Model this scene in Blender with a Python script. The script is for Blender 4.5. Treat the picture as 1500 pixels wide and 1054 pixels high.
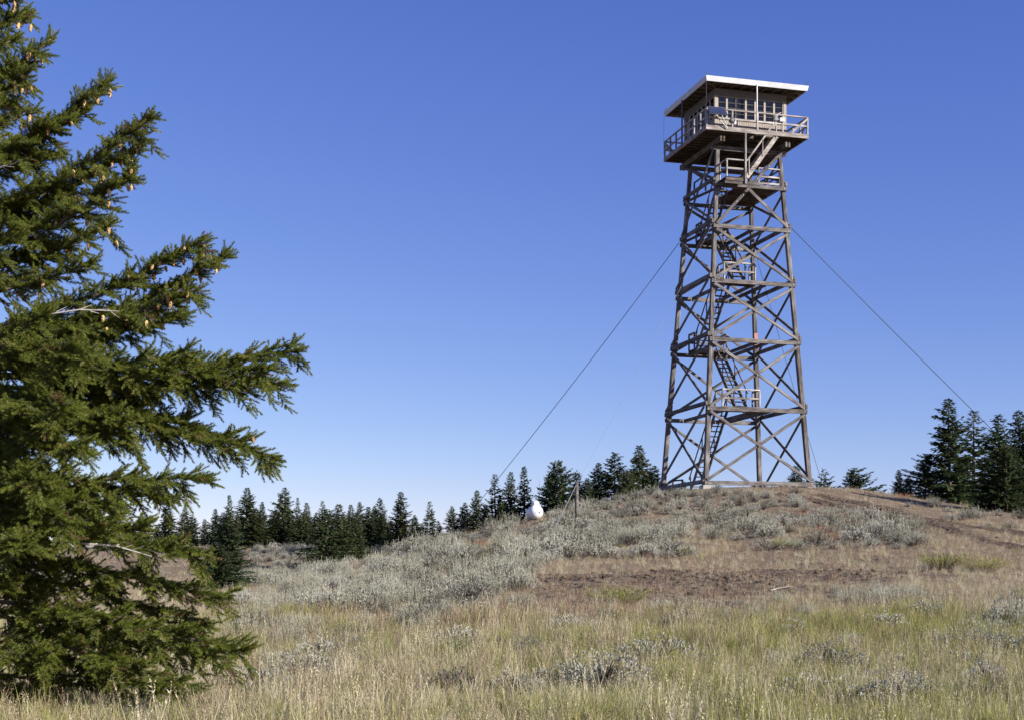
import bpy, math, random
import numpy as np
from mathutils import Vector, Matrix, Euler
rnd = random.Random(7); rng = np.random.default_rng(7)
R_ = math.radians
for o in list(bpy.data.objects): bpy.data.objects.remove(o)
sc = bpy.context.scene; C = sc.collection

# ------------------------------------------------------------------ camera, sky, sun, exposure
F, HOR = 2000.0, 842.0                     # focal length and eye level, in pixels of a 1500 px wide frame
cam = bpy.data.cameras.new('camera'); camo = bpy.data.objects.new('camera', cam); C.objects.link(camo)
camo.location = (0, 0, 0); camo.rotation_euler = (R_(90), 0, 0)
cam.sensor_width = 36; cam.lens = F / 1500 * 36; cam.shift_y = (HOR - 527) / 1500
cam.clip_start = .1; cam.clip_end = 12000
sc.camera = camo
SUN_EL, SUN_AZ = 25.5, 57.0                # degrees; azimuth from "towards the camera" to the right
sd = Vector((math.sin(R_(SUN_AZ)) * math.cos(R_(SUN_EL)), -math.cos(R_(SUN_AZ)) * math.cos(R_(SUN_EL)), math.sin(R_(SUN_EL))))
w = bpy.data.worlds.new('World'); sc.world = w; w.use_nodes = True
nt = w.node_tree; bgn = nt.nodes['Background']
sky = nt.nodes.new('ShaderNodeTexSky'); sky.sky_type = 'NISHITA'; sky.sun_disc = False
sky.sun_elevation = R_(SUN_EL); sky.sun_rotation = math.atan2(sd.x, sd.y)
sky.altitude = 2000; sky.air_density = 1.0; sky.dust_density = .8; sky.ozone_density = 4.0
sep = nt.nodes.new('ShaderNodeSeparateColor'); com = nt.nodes.new('ShaderNodeCombineColor'); nt.links.new(sky.outputs[0], sep.inputs[0])
for k, (gain, gam) in enumerate(((.9, 1.18), (.824, 1.06), (2.1, .618))):     # the deep blue of clear mountain air, the whole dome alike
    pw = nt.nodes.new('ShaderNodeMath'); pw.operation = 'POWER'; pw.inputs[1].default_value = gam; nt.links.new(sep.outputs[k], pw.inputs[0])
    ml = nt.nodes.new('ShaderNodeMath'); ml.operation = 'MULTIPLY'; ml.inputs[1].default_value = gain; nt.links.new(pw.outputs[0], ml.inputs[0]); nt.links.new(ml.outputs[0], com.inputs[k])
nt.links.new(com.outputs[0], bgn.inputs[0]); bgn.inputs[1].default_value = .07
sl = bpy.data.lights.new('sun', 'SUN'); sl.energy = 4.9; sl.angle = R_(.53); sl.color = (1, .95, .89)
so = bpy.data.objects.new('sun', sl); C.objects.link(so); so.rotation_euler = (-sd).to_track_quat('-Z', 'Y').to_euler()
sc.view_settings.view_transform = 'Standard'; sc.view_settings.look = 'None'
sc.view_settings.exposure = .95; sc.view_settings.gamma = 1
sc.render.engine = 'CYCLES'
sc.cycles.max_bounces = 6; sc.cycles.transparent_max_bounces = 12

# ------------------------------------------------------------------ helpers
def mat(name, rough=.9, spec=.2):
    m = bpy.data.materials.new(name); m.use_nodes = True
    b = m.node_tree.nodes['Principled BSDF']; b.inputs['Roughness'].default_value = rough
    b.inputs['Specular IOR Level'].default_value = spec
    return m, m.node_tree, b
def N(nt, t, **kw):
    n = nt.nodes.new(t)
    for k, v in kw.items():
        if k.startswith('i_'): n.inputs[k[2:].replace('_', ' ')].default_value = v
        else: setattr(n, k, v)
    return n
def ramp(nt, fac, stops):
    r = nt.nodes.new('ShaderNodeValToRGB'); e = r.color_ramp.elements
    while len(e) < len(stops): e.new(.5)
    for q, (p, c) in zip(e, stops): q.position = p; q.color = (*c, 1)
    if fac is not None: nt.links.new(fac, r.inputs[0])
    return r.outputs[0]
def mixc(nt, f, a, b, mode='MIX'):
    m = nt.nodes.new('ShaderNodeMix'); m.data_type = 'RGBA'; m.blend_type = mode
    for s, v in ((0, f), (6, a), (7, b)):
        if hasattr(v, 'links'): nt.links.new(v, m.inputs[s])
        else: m.inputs[s].default_value = v if s == 0 else (*v, 1)
    return m.outputs[2]
def objrand(nt): return nt.nodes.new('ShaderNodeObjectInfo').outputs['Random']
def bump(nt, b, h, s=.3, d=.01):
    bp = N(nt, 'ShaderNodeBump'); bp.inputs['Strength'].default_value = s; bp.inputs['Distance'].default_value = d
    nt.links.new(h, bp.inputs['Height']); nt.links.new(bp.outputs[0], b.inputs['Normal'])
def wood(name, dark, mid, light, rough=.85):
    m, t, b = mat(name, rough)
    tc = N(t, 'ShaderNodeTexCoord'); mp = N(t, 'ShaderNodeMapping'); mp.inputs['Scale'].default_value = (1.2, 22, 22)
    t.links.new(tc.outputs['Object'], mp.inputs[0])
    n1 = N(t, 'ShaderNodeTexNoise', i_Scale=1.0, i_Detail=6.0, i_Roughness=.65); t.links.new(mp.outputs[0], n1.inputs[0])
    mp2 = N(t, 'ShaderNodeMapping'); mp2.inputs['Scale'].default_value = (1.6, 5, 5); t.links.new(tc.outputs['Object'], mp2.inputs[0])
    oi = N(t, 'ShaderNodeObjectInfo'); of = N(t, 'ShaderNodeVectorMath', operation='MULTIPLY_ADD'); of.inputs[1].default_value = (1, 1, 1); t.links.new(mp2.outputs[0], of.inputs[0]); t.links.new(oi.outputs['Location'], of.inputs[2])
    n2 = N(t, 'ShaderNodeTexNoise', i_Scale=1.0, i_Detail=5.0); t.links.new(of.outputs[0], n2.inputs[0])
    c = ramp(t, n1.outputs[0], [(.3, dark), (.5, mid), (.72, light)])
    c2 = ramp(t, n2.outputs[0], [(.32, (.5, .46, .45)), (.5, (.9, .88, .87)), (.68, (1.3, 1.28, 1.25))])
    c = mixc(t, 1.0, c, c2, 'MULTIPLY')
    c3 = ramp(t, objrand(t), [(0, (.72, .68, .66)), (.5, (.95, .93, .9)), (1, (1.2, 1.2, 1.2))])
    c = mixc(t, 1.0, c, c3, 'MULTIPLY')
    t.links.new(c, b.inputs['Base Color']); bump(t, b, n1.outputs[0], .5, .01)
    return m
def plain(name, col, rough=.7, spec=.3, var=.15, scale=6, metal=0):
    m, t, b = mat(name, rough, spec); tc = N(t, 'ShaderNodeTexCoord')
    n1 = N(t, 'ShaderNodeTexNoise', i_Scale=float(scale), i_Detail=5.0); t.links.new(tc.outputs['Object'], n1.inputs[0])
    c = ramp(t, n1.outputs[0], [(.3, tuple(v * (1 - var) for v in col)), (.7, tuple(min(1, v * (1 + var)) for v in col))])
    t.links.new(c, b.inputs['Base Color']); b.inputs['Metallic'].default_value = metal
    return m
def leafy(name, stops, trans=.25, hue=None, rough=.75):
    """foliage: colour varies from plant to plant (object random), part of the light passes through"""
    m, t, b = mat(name, rough, .25)
    c = ramp(t, objrand(t), stops)
    ge = N(t, 'ShaderNodeTexCoord'); n1 = N(t, 'ShaderNodeTexNoise', i_Scale=9.0, i_Detail=2.0); t.links.new(ge.outputs['Object'], n1.inputs[0])
    c = mixc(t, 1.0, c, ramp(t, n1.outputs[0], [(.3, (.7, .72, .7)), (.7, (1.25, 1.22, 1.1))]), 'MULTIPLY')
    t.links.new(c, b.inputs['Base Color'])
    tr = N(t, 'ShaderNodeBsdfTranslucent'); t.links.new(c, tr.inputs[0])
    mx = N(t, 'ShaderNodeMixShader'); mx.inputs[0].default_value = trans
    out = t.nodes['Material Output']
    t.links.new(b.outputs[0], mx.inputs[1]); t.links.new(tr.outputs[0], mx.inputs[2]); t.links.new(mx.outputs[0], out.inputs[0])
    return m

M = {}
M['timber'] = wood('weathered_timber', (.05, .047, .046), (.128, .12, .117), (.265, .255, .252))
M['lumber'] = wood('pale_weathered_lumber', (.15, .14, .13), (.305, .288, .27), (.48, .465, .445))
M['dark_lumber'] = wood('brown_lumber', (.05, .04, .033), (.1, .08, .066), (.17, .145, .12))
M['post_wood'] = wood('grey_post_wood', (.05, .045, .043), (.1, .09, .085), (.17, .155, .15))
M['white'] = plain('white_paint', (.47, .47, .475), .55, .4, .13, 2.5)
M['cream'] = plain('beige_paint', (.275, .235, .192), .7, .3, .16, 4)
M['grey_paint_and_shade'] = plain('grey_paint_and_shade', (.11, .10, .092), .7, .3, .1, 4)  # grey trim; on the window headers the eave shade put into the colour
M['soffit'] = plain('brown_soffit', (.13, .105, .085), .85, .2, .15, 4)
M['concrete'] = plain('concrete', (.28, .26, .235), .9, .2, .15, 5)
M['steel'] = plain('dark_steel', (.1, .1, .105), .5, .5, .1, 5, .6)
M['wire_pale'] = plain('galvanised_wire', (.17, .17, .18), .6, .4, .1, 3, .2)
M['red'] = plain('faded_red_paint', (.36, .16, .135), .7, .3, .15, 5)
M['rod'] = plain('dark_metal_rod', (.06, .06, .065), .5, .5, .05)
M['tank'] = plain('tank_white_paint', (.72, .72, .72), .4, .45, .04, 2)
M['grey_tank'] = plain('tank_weld_seam', (.5, .5, .5), .5, .4, .1, 6)
M['interior'] = plain('cab_interior', (.14, .11, .09), .8, .2, .1, 3)
m, t, b = mat('window_glass', .03, .5)
b.inputs['Base Color'].default_value = (.02, .025, .035, 1)
tr = N(t, 'ShaderNodeBsdfTransparent'); tr.inputs[0].default_value = (.75, .78, .85, 1); gl = N(t, 'ShaderNodeBsdfGlossy'); gl.inputs['Roughness'].default_value = .02
fr = N(t, 'ShaderNodeFresnel'); fr.inputs[0].default_value = 1.45; mx = N(t, 'ShaderNodeMixShader')
t.links.new(fr.outputs[0], mx.inputs[0]); t.links.new(tr.outputs[0], mx.inputs[1]); t.links.new(gl.outputs[0], mx.inputs[2])
t.links.new(mx.outputs[0], t.nodes['Material Output'].inputs[0]); M['glass'] = m
m, t, b = mat('solar_cells', .2, .6)
tc = N(t, 'ShaderNodeTexCoord'); br = N(t, 'ShaderNodeTexBrick', i_Scale=4.0); br.offset = 0
br.inputs['Color1'].default_value = (.012, .018, .05, 1); br.inputs['Color2'].default_value = (.015, .022, .06, 1); br.inputs['Mortar'].default_value = (.12, .13, .16, 1); br.inputs['Mortar Size'].default_value = .015
t.links.new(tc.outputs['Object'], br.inputs[0]); t.links.new(br.outputs[0], b.inputs['Base Color']); M['solar'] = m
M['bark'] = plain('fir_bark', (.11, .088, .074), .95, .1, .35, 14)
M['deadwood'] = plain('bleached_dead_wood', (.5, .46, .42), .9, .1, .2, 10)
M['fir'] = leafy('fir_needles', [(0, (.088, .112, .020)), (.4, (.138, .165, .028)), (.8, (.19, .212, .040)), (.955, (.15, .18, .075)), (.97, (.17, .11, .055))], .42, rough=.42)
M['fir_tip'] = leafy('fir_new_growth', [(0, (.14, .165, .030)), (.6, (.20, .22, .045)), (1, (.235, .245, .07))], .42, rough=.42)
M['conifer'] = leafy('dark_conifer_needles', [(0, (.042, .066, .027)), (.5, (.068, .095, .037)), (1, (.10, .116, .047))], .28)
M['cone'] = leafy('fir_cone', [(0, (.20, .115, .055)), (.4, (.36, .23, .11)), (1, (.48, .34, .17))], .0)
M['sage'] = leafy('sage_leaves', [(0, (.15, .148, .122)), (.3, (.255, .254, .213)), (.7, (.345, .345, .295)), (1, (.42, .418, .37))], .15)
M['spike'] = leafy('sage_flower_spikes', [(0, (.36, .345, .265)), (.5, (.44, .43, .345)), (1, (.50, .495, .425))], .25)
M['twig'] = plain('sage_twigs', (.11, .088, .077), .95, .1, .3, 12)
M['grass_green'] = leafy('yellow_green_grass', [(0, (.20, .21, .06)), (.5, (.31, .31, .1)), (1, (.40, .38, .16))], .35)
M['grass_straw'] = leafy('straw_grass', [(0, (.31, .25, .16)), (.5, (.47, .41, .28)), (1, (.59, .54, .40))], .35)
M['grass_pink'] = leafy('dry_reddish_stems', [(0, (.20, .13, .095)), (.5, (.30, .205, .15)), (1, (.38, .28, .2))], .25)
M['rust'] = leafy('rust_red_seed_heads', [(0, (.32, .09, .035)), (1, (.45, .16, .07))], .2)
M['leaf_green'] = leafy('broad_green_leaves', [(0, (.07, .12, .02)), (1, (.13, .18, .04))], .3)
M['rabbit'] = leafy('yellow_green_shoots', [(0, (.25, .26, .06)), (1, (.33, .32, .09))], .3)

def new_mesh(name, V, Fc, mats, mi=None, smooth=False):
    me = bpy.data.meshes.new(name)
    V = np.asarray(V, dtype=np.float32)
    if isinstance(Fc, np.ndarray) and Fc.ndim == 2:
        n, k = Fc.shape
        me.vertices.add(len(V)); me.vertices.foreach_set('co', V.ravel())
        me.loops.add(n * k); me.loops.foreach_set('vertex_index', Fc.astype(np.int32).ravel())
        me.polygons.add(n); me.polygons.foreach_set('loop_start', np.arange(0, n * k, k, dtype=np.int32))
    else: me.from_pydata(V.tolist(), [], [tuple(f) for f in Fc])
    for q in mats: me.materials.append(M[q] if isinstance(q, str) else q)
    if mi is not None: me.polygons.foreach_set('material_index', np.asarray(mi, dtype=np.int32))
    if smooth: me.polygons.foreach_set('use_smooth', np.ones(len(me.polygons), dtype=bool))
    me.update(calc_edges=True); me.validate()
    return me
def link(name, me, parent=None, mtx=None, **tags):
    o = bpy.data.objects.new(name, me); C.objects.link(o); o.parent = parent
    if mtx is not None: o.matrix_local = mtx
    for k, v in tags.items():
        if v: o[k] = v
    return o
def tag(o, label, category, group=None):
    o['label'] = label; o['category'] = category
    if group: o['group'] = group
    return o
class MB:
    """collects quads and triangles of one part"""
    def __init__(s): s.v = []; s.f = []; s.m = []
    def add(s, V, Fc, mi=0):
        o = len(s.v); s.v += [tuple(p) for p in V]; s.f += [tuple(i + o for i in f) for f in Fc]; s.m += [mi] * len(Fc)
    def box(s, lo, hi, mi=0):
        a, c = lo, hi
        s.add([(a[0],a[1],a[2]),(c[0],a[1],a[2]),(c[0],c[1],a[2]),(a[0],c[1],a[2]),(a[0],a[1],c[2]),(c[0],a[1],c[2]),(c[0],c[1],c[2]),(a[0],c[1],c[2])],
              [(0,3,2,1),(4,5,6,7),(0,1,5,4),(1,2,6,5),(2,3,7,6),(3,0,4,7)], mi)
    def bar(s, p, q, wd, ht, up=(0,0,1), mi=0):
        p, q = Vector(p), Vector(q); x = (q - p).normalized(); y = Vector(up).cross(x)
        if y.length < 1e-4: y = Vector((0, 1, 0)).cross(x)
        y.normalize(); z = x.cross(y); V = []
        for c in (p, q):
            for a, b2 in ((-1,-1),(1,-1),(1,1),(-1,1)): V.append(c + y * (a * wd / 2) + z * (b2 * ht / 2))
        s.add(V, [(0,1,2,3)[::-1],(4,5,6,7),(0,1,5,4),(1,2,6,5),(2,3,7,6),(3,0,4,7)], mi)
    def tube(s, pts, rad, n=6, mi=0, cap=True):
        P = [Vector(p) for p in pts]; rs = rad if hasattr(rad, '__len__') else [rad] * len(P); V = []
        for i, p in enumerate(P):
            d = (P[min(i + 1, len(P) - 1)] - P[max(i - 1, 0)]).normalized()
            a = Vector((0,0,1)).cross(d)
            if a.length < .05: a = Vector((1,0,0)).cross(d)
            a.normalize(); c = d.cross(a)
            for k in range(n):
                an = 2 * math.pi * k / n; V.append(p + (a * math.cos(an) + c * math.sin(an)) * rs[i])
        Fc = [(i*n+k, i*n+(k+1)%n, (i+1)*n+(k+1)%n, (i+1)*n+k) for i in range(len(P)-1) for k in range(n)]
        if cap: Fc += [tuple(range(n))[::-1], tuple(range((len(P)-1)*n, len(P)*n))]
        s.add(V, Fc, mi)
    def lathe(s, prof, n=20, mi=0, axis='z'):
        V = []
        for r, z in prof:
            for k in range(n):
                an = 2*math.pi*k/n; p = (r*math.cos(an), r*math.sin(an), z)
                V.append(p if axis == 'z' else (p[0], p[2], p[1]))
        s.add(V, [(i*n+k, i*n+(k+1)%n, (i+1)*n+(k+1)%n, (i+1)*n+k) for i in range(len(prof)-1) for k in range(n)], mi)
    def mesh(s, name, mats, smooth=False): return new_mesh(name, s.v, s.f, mats, s.m, smooth)
def beam(name, p, q, wd, ht, mt, parent, up=(0,0,1), chamfer=.012):
    """one timber: local x runs along the length so that the grain does too"""
    p, q = Vector(p), Vector(q); x = (q - p); L = x.length; x.normalize(); y = Vector(up).cross(x)
    if y.length < 1e-3: y = Vector((0, 1, 0)).cross(x)
    y.normalize(); z = x.cross(y)
    a, c, k = wd / 2, ht / 2, min(chamfer, wd * .2)
    prof = [(-a + k, -c), (a - k, -c), (a, -c + k), (a, c - k), (a - k, c), (-a + k, c), (-a, c - k), (-a, -c + k)]
    V = [(xx, u, v) for xx in (-L / 2, L / 2) for u, v in prof]
    Fc = [(i, (i + 1) % 8, 8 + (i + 1) % 8, 8 + i) for i in range(8)] + [tuple(range(8))[::-1], tuple(range(8, 16))]
    me = new_mesh(name, V, Fc, [mt])
    mx = Matrix.Translation((p + q) / 2) @ Matrix((x, y, z)).transposed().to_4x4()
    return link(name, me, parent, mx)

def scatter(name, pts, rot, scl, idx, variants, parent=None, **tags):
    """one object that stands many small pieces on given points (geometry nodes)"""
    col = bpy.data.collections.new(name + '_pieces')
    for i, me in enumerate(variants): col.objects.link(bpy.data.objects.new('%s_%02d' % (name + '_piece', i), me))
    me = bpy.data.meshes.new(name); n = len(pts); me.vertices.add(n); me.vertices.foreach_set('co', np.asarray(pts, np.float32).ravel())
    a = me.attributes.new('rot', 'FLOAT_VECTOR', 'POINT'); a.data.foreach_set('vector', np.asarray(rot, np.float32).ravel())
    a = me.attributes.new('scl', 'FLOAT_VECTOR', 'POINT'); s3 = np.asarray(scl, np.float32); s3 = np.repeat(s3[:, None], 3, 1) if s3.ndim == 1 else s3; a.data.foreach_set('vector', s3.ravel())
    a = me.attributes.new('idx', 'INT', 'POINT'); a.data.foreach_set('value', np.asarray(idx, np.int32))
    o = link(name, me, parent, None, kind='stuff', **tags)
    g = bpy.data.node_groups.new(name, 'GeometryNodeTree')
    g.interface.new_socket('Geometry', in_out='INPUT', socket_type='NodeSocketGeometry'); g.interface.new_socket('Geometry', in_out='OUTPUT', socket_type='NodeSocketGeometry')
    gi, go = g.nodes.new('NodeGroupInput'), g.nodes.new('NodeGroupOutput')
    ip = g.nodes.new('GeometryNodeInstanceOnPoints'); ci = g.nodes.new('GeometryNodeCollectionInfo')
    ci.inputs['Collection'].default_value = col; ci.inputs['Separate Children'].default_value = True; ci.inputs['Reset Children'].default_value = True
    ip.inputs['Pick Instance'].default_value = True
    def at_(nm, ty):
        q = g.nodes.new('GeometryNodeInputNamedAttribute'); q.data_type = ty; q.inputs[0].default_value = nm; return q.outputs[0]
    er = g.nodes.new('FunctionNodeEulerToRotation')
    L = g.links.new
    L(gi.outputs[0], ip.inputs['Points']); L(ci.outputs[0], ip.inputs['Instance']); L(at_('idx', 'INT'), ip.inputs['Instance Index'])
    L(at_('rot', 'FLOAT_VECTOR'), er.inputs[0]); L(er.outputs[0], ip.inputs['Rotation']); L(at_('scl', 'FLOAT_VECTOR'), ip.inputs['Scale']); L(ip.outputs[0], go.inputs[0])
    md = o.modifiers.new('pieces', 'NODES'); md.node_group = g
    return o

# ------------------------------------------------------------------ terrain
TX, TY, TZ, TROT = 12.581, 77.31, 4.982, .272           # lookout tower: place, sill height, turn
def P3(px, py, d): return ((px - 750) / F * d, d, (HOR - py) / F * d)
ctl = [(0,0,-1.6), (-8,0,-1.6), (8,0,-1.6), (0,-15,-1.8), (-15,-5,-1.7), (18,-5,-1.7)]
ctl += [P3(*q) for q in ((750,1054,15),(0,1054,15),(1500,1054,15),(750,980,20),(750,900,27.5),(750,850,34),(750,800,50),(620,796,68),(450,868,42),(450,858,52),(450,848,64),(490,860,44),(490,847,55),(490,838,66),(490,832,76),(540,842,50),(540,830,60),(540,822,72),(590,812,62),(590,803,70),(450,893,33),
        (400,852,68),(420,803,112),(200,800,112),(600,803,100),(1050,1000,18.5),(1050,900,28),(1050,830,42),(1050,782,55),(1050,742,66),(1250,719,80),(1350,736,72),
        (1420,745,68),(1500,752,66),(1400,850,34),(1500,900,27),(1400,800,46),(1500,781,52),(1600,800,50),(1700,785,60),(330,896,33),(250,960,24),(900,733,70),(720,776,70),(300,850,58))]
ctl += [(2.85,60.1,2.16), (1.3,80,3.0), (12.6,77.3,4.85), (9,74,4.5), (9.3,80.5,4.35), (16,75,4.8), (16,81,4.85), (14,95,3.9), (22,94,4.0), (5,95,2.6), (30,85,2.3), (40,80,1.6), (12,125,0),
        (40,110,-2), (-10,95,1.7), (-42,120,2), (-70,110,1.5), (-8,25,-1.25), (-14,40,-.7), (-26,60,0), (-30,30,-1), (-60,60,0), (20,15,-1.6), (30,30,-.7), (38,45,.4), (60,60,1), (70,20,-1), (-60,0,-1.6)]
ctl = np.array(ctl); 
def phi(r2): return np.where(r2 > 1e-9, .5 * r2 * np.log(np.maximum(r2, 1e-9)), 0)
n_ = len(ctl); A = np.zeros((n_ + 3, n_ + 3)); D2 = ((ctl[:, None, :2] - ctl[None, :, :2]) ** 2).sum(-1)
A[:n_, :n_] = phi(D2) + np.eye(n_) * 1.5; A[:n_, n_:] = np.c_[np.ones(n_), ctl[:, :2]]; A[n_:, :n_] = A[:n_, n_:].T
WT = np.linalg.solve(A, np.r_[ctl[:, 2], 0, 0, 0])
wv = [(rng.uniform(0, 6.28), rng.uniform(.35, 3.2), rng.uniform(0, 6.28)) for _ in range(26)]
def ground_np(x, y, fine=True):
    x, y = np.asarray(x, float), np.asarray(y, float); z = np.full(x.shape, WT[n_]) + WT[n_+1] * x + WT[n_+2] * y
    for i in range(n_): z = z + WT[i] * phi((x - ctl[i,0])**2 + (y - ctl[i,1])**2)
    if fine:
        for a, k, p in wv: z = z + .016 / k**.7 * np.sin(k * (x * math.cos(a) + y * math.sin(a)) + p)
    r = np.hypot(x - 2, y - 55); tt = np.clip((r - 72) / 60, 0, 1); tt = tt * tt * (3 - 2 * tt)
    far = np.maximum(-.16 * (r - 72), -140 - .004 * r)
    return z * (1 - tt) + far * tt
def ground(x, y): return float(ground_np(np.array([x]), np.array([y]))[0])
DS = np.concatenate([np.arange(8, 60, .1), np.arange(60, 125, .15)])
def at(px, py):
    """where a line of sight meets the ground"""
    kx, kz = (px - 750) / F, (HOR - py) / F
    hit = np.nonzero(ground_np(kx * DS, DS) >= kz * DS)[0]
    d = DS[hit[0]] if len(hit) else 100.0
    return kx * d, d
def noise2(x, y, k, seed):
    r = np.random.default_rng(seed); v = 0
    for _ in range(7):
        a = r.uniform(0, 6.28); kk = k * r.uniform(.6, 1.7); v = v + np.sin(kk * (x * np.cos(a) + y * np.sin(a)) + r.uniform(0, 6.28))
    return v / 7 * 1.9

rutA = [at(*q) for q in ((1190,722),(1213,729),(1269,739),(1317,750),(1359,760),(1399,767),(1439,774),(1500,785))]
rutB = [at(*q) for q in ((1125,721),(1152,725),(1200,734),(1240,744),(1285,754),(1346,765),(1375,773),(1412,785),(1452,795),(1500,806))]
for rt in (rutA, rutB):
    e, f = rt[-1], rt[-2]; rt.append((e[0] + 4 * (e[0]-f[0]) / math.dist(e, f), e[1] + 4 * (e[1]-f[1]) / math.dist(e, f)))
def resample(pl, st):
    P = np.array(pl); P = np.c_[np.convolve(np.pad(P[:,0],1,'edge'), [.25,.5,.25], 'valid'), np.convolve(np.pad(P[:,1],1,'edge'), [.25,.5,.25], 'valid')]
    s = np.r_[0, np.cumsum(np.hypot(*np.diff(P, axis=0).T))]; u = np.arange(0, s[-1], st)
    return np.c_[np.interp(u, s, P[:,0]), np.interp(u, s, P[:,1])]
def near_rut(x, y):
    d = np.full(np.shape(x), 99.)
    for rt in (rutA, rutB):
        for q in resample(rt, .5): d = np.minimum(d, np.hypot(x - q[0], y - q[1]))
    return d
def bare(x, y):
    """1 on bare soil (the scraped patch below the knoll), 0 elsewhere"""
    px = 750 + F * x / np.maximum(y, 1)
    k = np.exp(-(np.abs(y - (34.5 + .004 * (px - 1000))) / 4.6)**3) * np.clip((px - 730) / 110, 0, 1) * np.clip((1360 - px) / 190, 0, 1)
    return np.clip(k * .95 + .4 * noise2(x, y, 1.1, 5) * np.clip(k * 3, 0, 1), 0, 1)
def grid(core0, core1, st, far):
    c = np.arange(core0, core1 + st / 2, st); g = [st]
    while sum(g) < far: g.append(g[-1] * 1.28)
    e = np.cumsum(g[1:]); return np.r_[core0 - e[::-1], c, core1 + e]
gx, gy = grid(-34, 46, .33, 5000), grid(6, 112, .33, 6000)
X, Y = np.meshgrid(gx, gy); Zg = ground_np(X, Y)
core = (Y > 40) & (Y < 100) & (X > 5) & (X < 40)
dr = np.full(X.shape, 99.); dr[core] = near_rut(X[core], Y[core])
Zg -= .09 * np.exp(-(dr / .35)**2) - .05 * np.exp(-((dr - .75) / .3)**2)
nx, ny = len(gx), len(gy); ii = (np.arange(ny - 1)[:, None] * nx + np.arange(nx - 1)[None]).ravel()
m, t, b = mat('dry_soil', .95, .1)
tc = N(t, 'ShaderNodeTexCoord'); ob = tc.outputs['Object']
def tn(s, d=6.0, r=.6):
    n = N(t, 'ShaderNodeTexNoise', i_Scale=float(s), i_Detail=d, i_Roughness=r); t.links.new(ob, n.inputs[0]); return n.outputs[0]
soil = ramp(t, tn(3.5, 8.0, .7), [(.3, (.055, .042, .033)), (.5, (.14, .109, .084)), (.7, (.29, .235, .18))])
litter = ramp(t, tn(11, 8.0, .75), [(.3, (.15, .11, .075)), (.5, (.29, .225, .145)), (.7, (.42, .345, .23))])
at1 = N(t, 'ShaderNodeAttribute'); at1.attribute_name = 'bare'
ad = N(t, 'ShaderNodeMath', operation='MULTIPLY_ADD'); t.links.new(tn(.9, 6.0, .6), ad.inputs[0]); ad.inputs[1].default_value = 2.2; ad.inputs[2].default_value = -.62
su = N(t, 'ShaderNodeMath', operation='SUBTRACT'); su.use_clamp = True; t.links.new(ad.outputs[0], su.inputs[0]); bm_ = N(t, 'ShaderNodeMath', operation='MULTIPLY'); bm_.inputs[1].default_value = .6; t.links.new(at1.outputs['Fac'], bm_.inputs[0]); t.links.new(bm_.outputs[0], su.inputs[1])
c = mixc(t, su.outputs[0], soil, litter); peb = N(t, 'ShaderNodeTexVoronoi', i_Scale=14.0); t.links.new(ob, peb.inputs[0])
c = mixc(t, 1.0, c, ramp(t, peb.outputs['Distance'], [(.0, (1.2, 1.15, 1.1)), (.6, (.72, .7, .68))]), 'MULTIPLY')
t.links.new(c, b.inputs['Base Color']); bump(t, b, tn(7, 8.0, .75), .9, .08); M['soil'] = m
gme = new_mesh('ground', np.c_[X.ravel(), Y.ravel(), Zg.ravel()], np.c_[ii, ii + 1, ii + nx + 1, ii + nx], ['soil'], None, True)
a = gme.attributes.new('bare', 'FLOAT', 'POINT'); a.data.foreach_set('value', np.clip(bare(X, Y), 0, 1).astype(np.float32).ravel())
link('ground', gme, None, None, kind='structure', label='dry grassy hillside rising to a rounded knoll')
m, t, b = mat('rut_soil', .95, .1); tc = N(t, 'ShaderNodeTexCoord'); ob = tc.outputs['Object']
c = ramp(t, tn(5, 8.0, .75), [(.3, (.055, .04, .031)), (.52, (.12, .088, .067)), (.72, (.24, .18, .138))]); t.links.new(c, b.inputs['Base Color']); bump(t, b, tn(9, 8.0, .8), 1, .1); M['rut'] = m
for k, rt in enumerate((rutA, rutB)):
    P = resample(rt, .22); T = np.gradient(P, axis=0); T /= np.linalg.norm(T, axis=1)[:, None]; Nn = np.c_[-T[:,1], T[:,0]]
    V = []; nn = 7
    for i, (p, q) in enumerate(zip(P, Nn)):
        wl = .45 + .16 * math.sin(i * .5 + k) + rnd.uniform(-.13, .13); wr = .45 + .16 * math.sin(i * .37 + 2 * k) + rnd.uniform(-.13, .13)
        for j in range(nn):
            o_ = -wl + (wl + wr) * j / (nn - 1); x, y = p + q * o_
            e = abs(j - 3) / 3; V.append((x, y, ground(x, y) + .012 + .05 * (e > .5) * (e < .95) + rnd.uniform(-.012, .03) - (.03 if e > .95 else 0) - .035 * (e < .4)))
    Fc = np.array([(i*nn+j, i*nn+j+1, (i+1)*nn+j+1, (i+1)*nn+j) for i in range(len(P)-1) for j in range(nn-1)])
    link('dirt_track', new_mesh('dirt_track', V, Fc, ['rut'], None, True), None, None, kind='structure', label='dark earth wheel rut of the track over the knoll')

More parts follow.
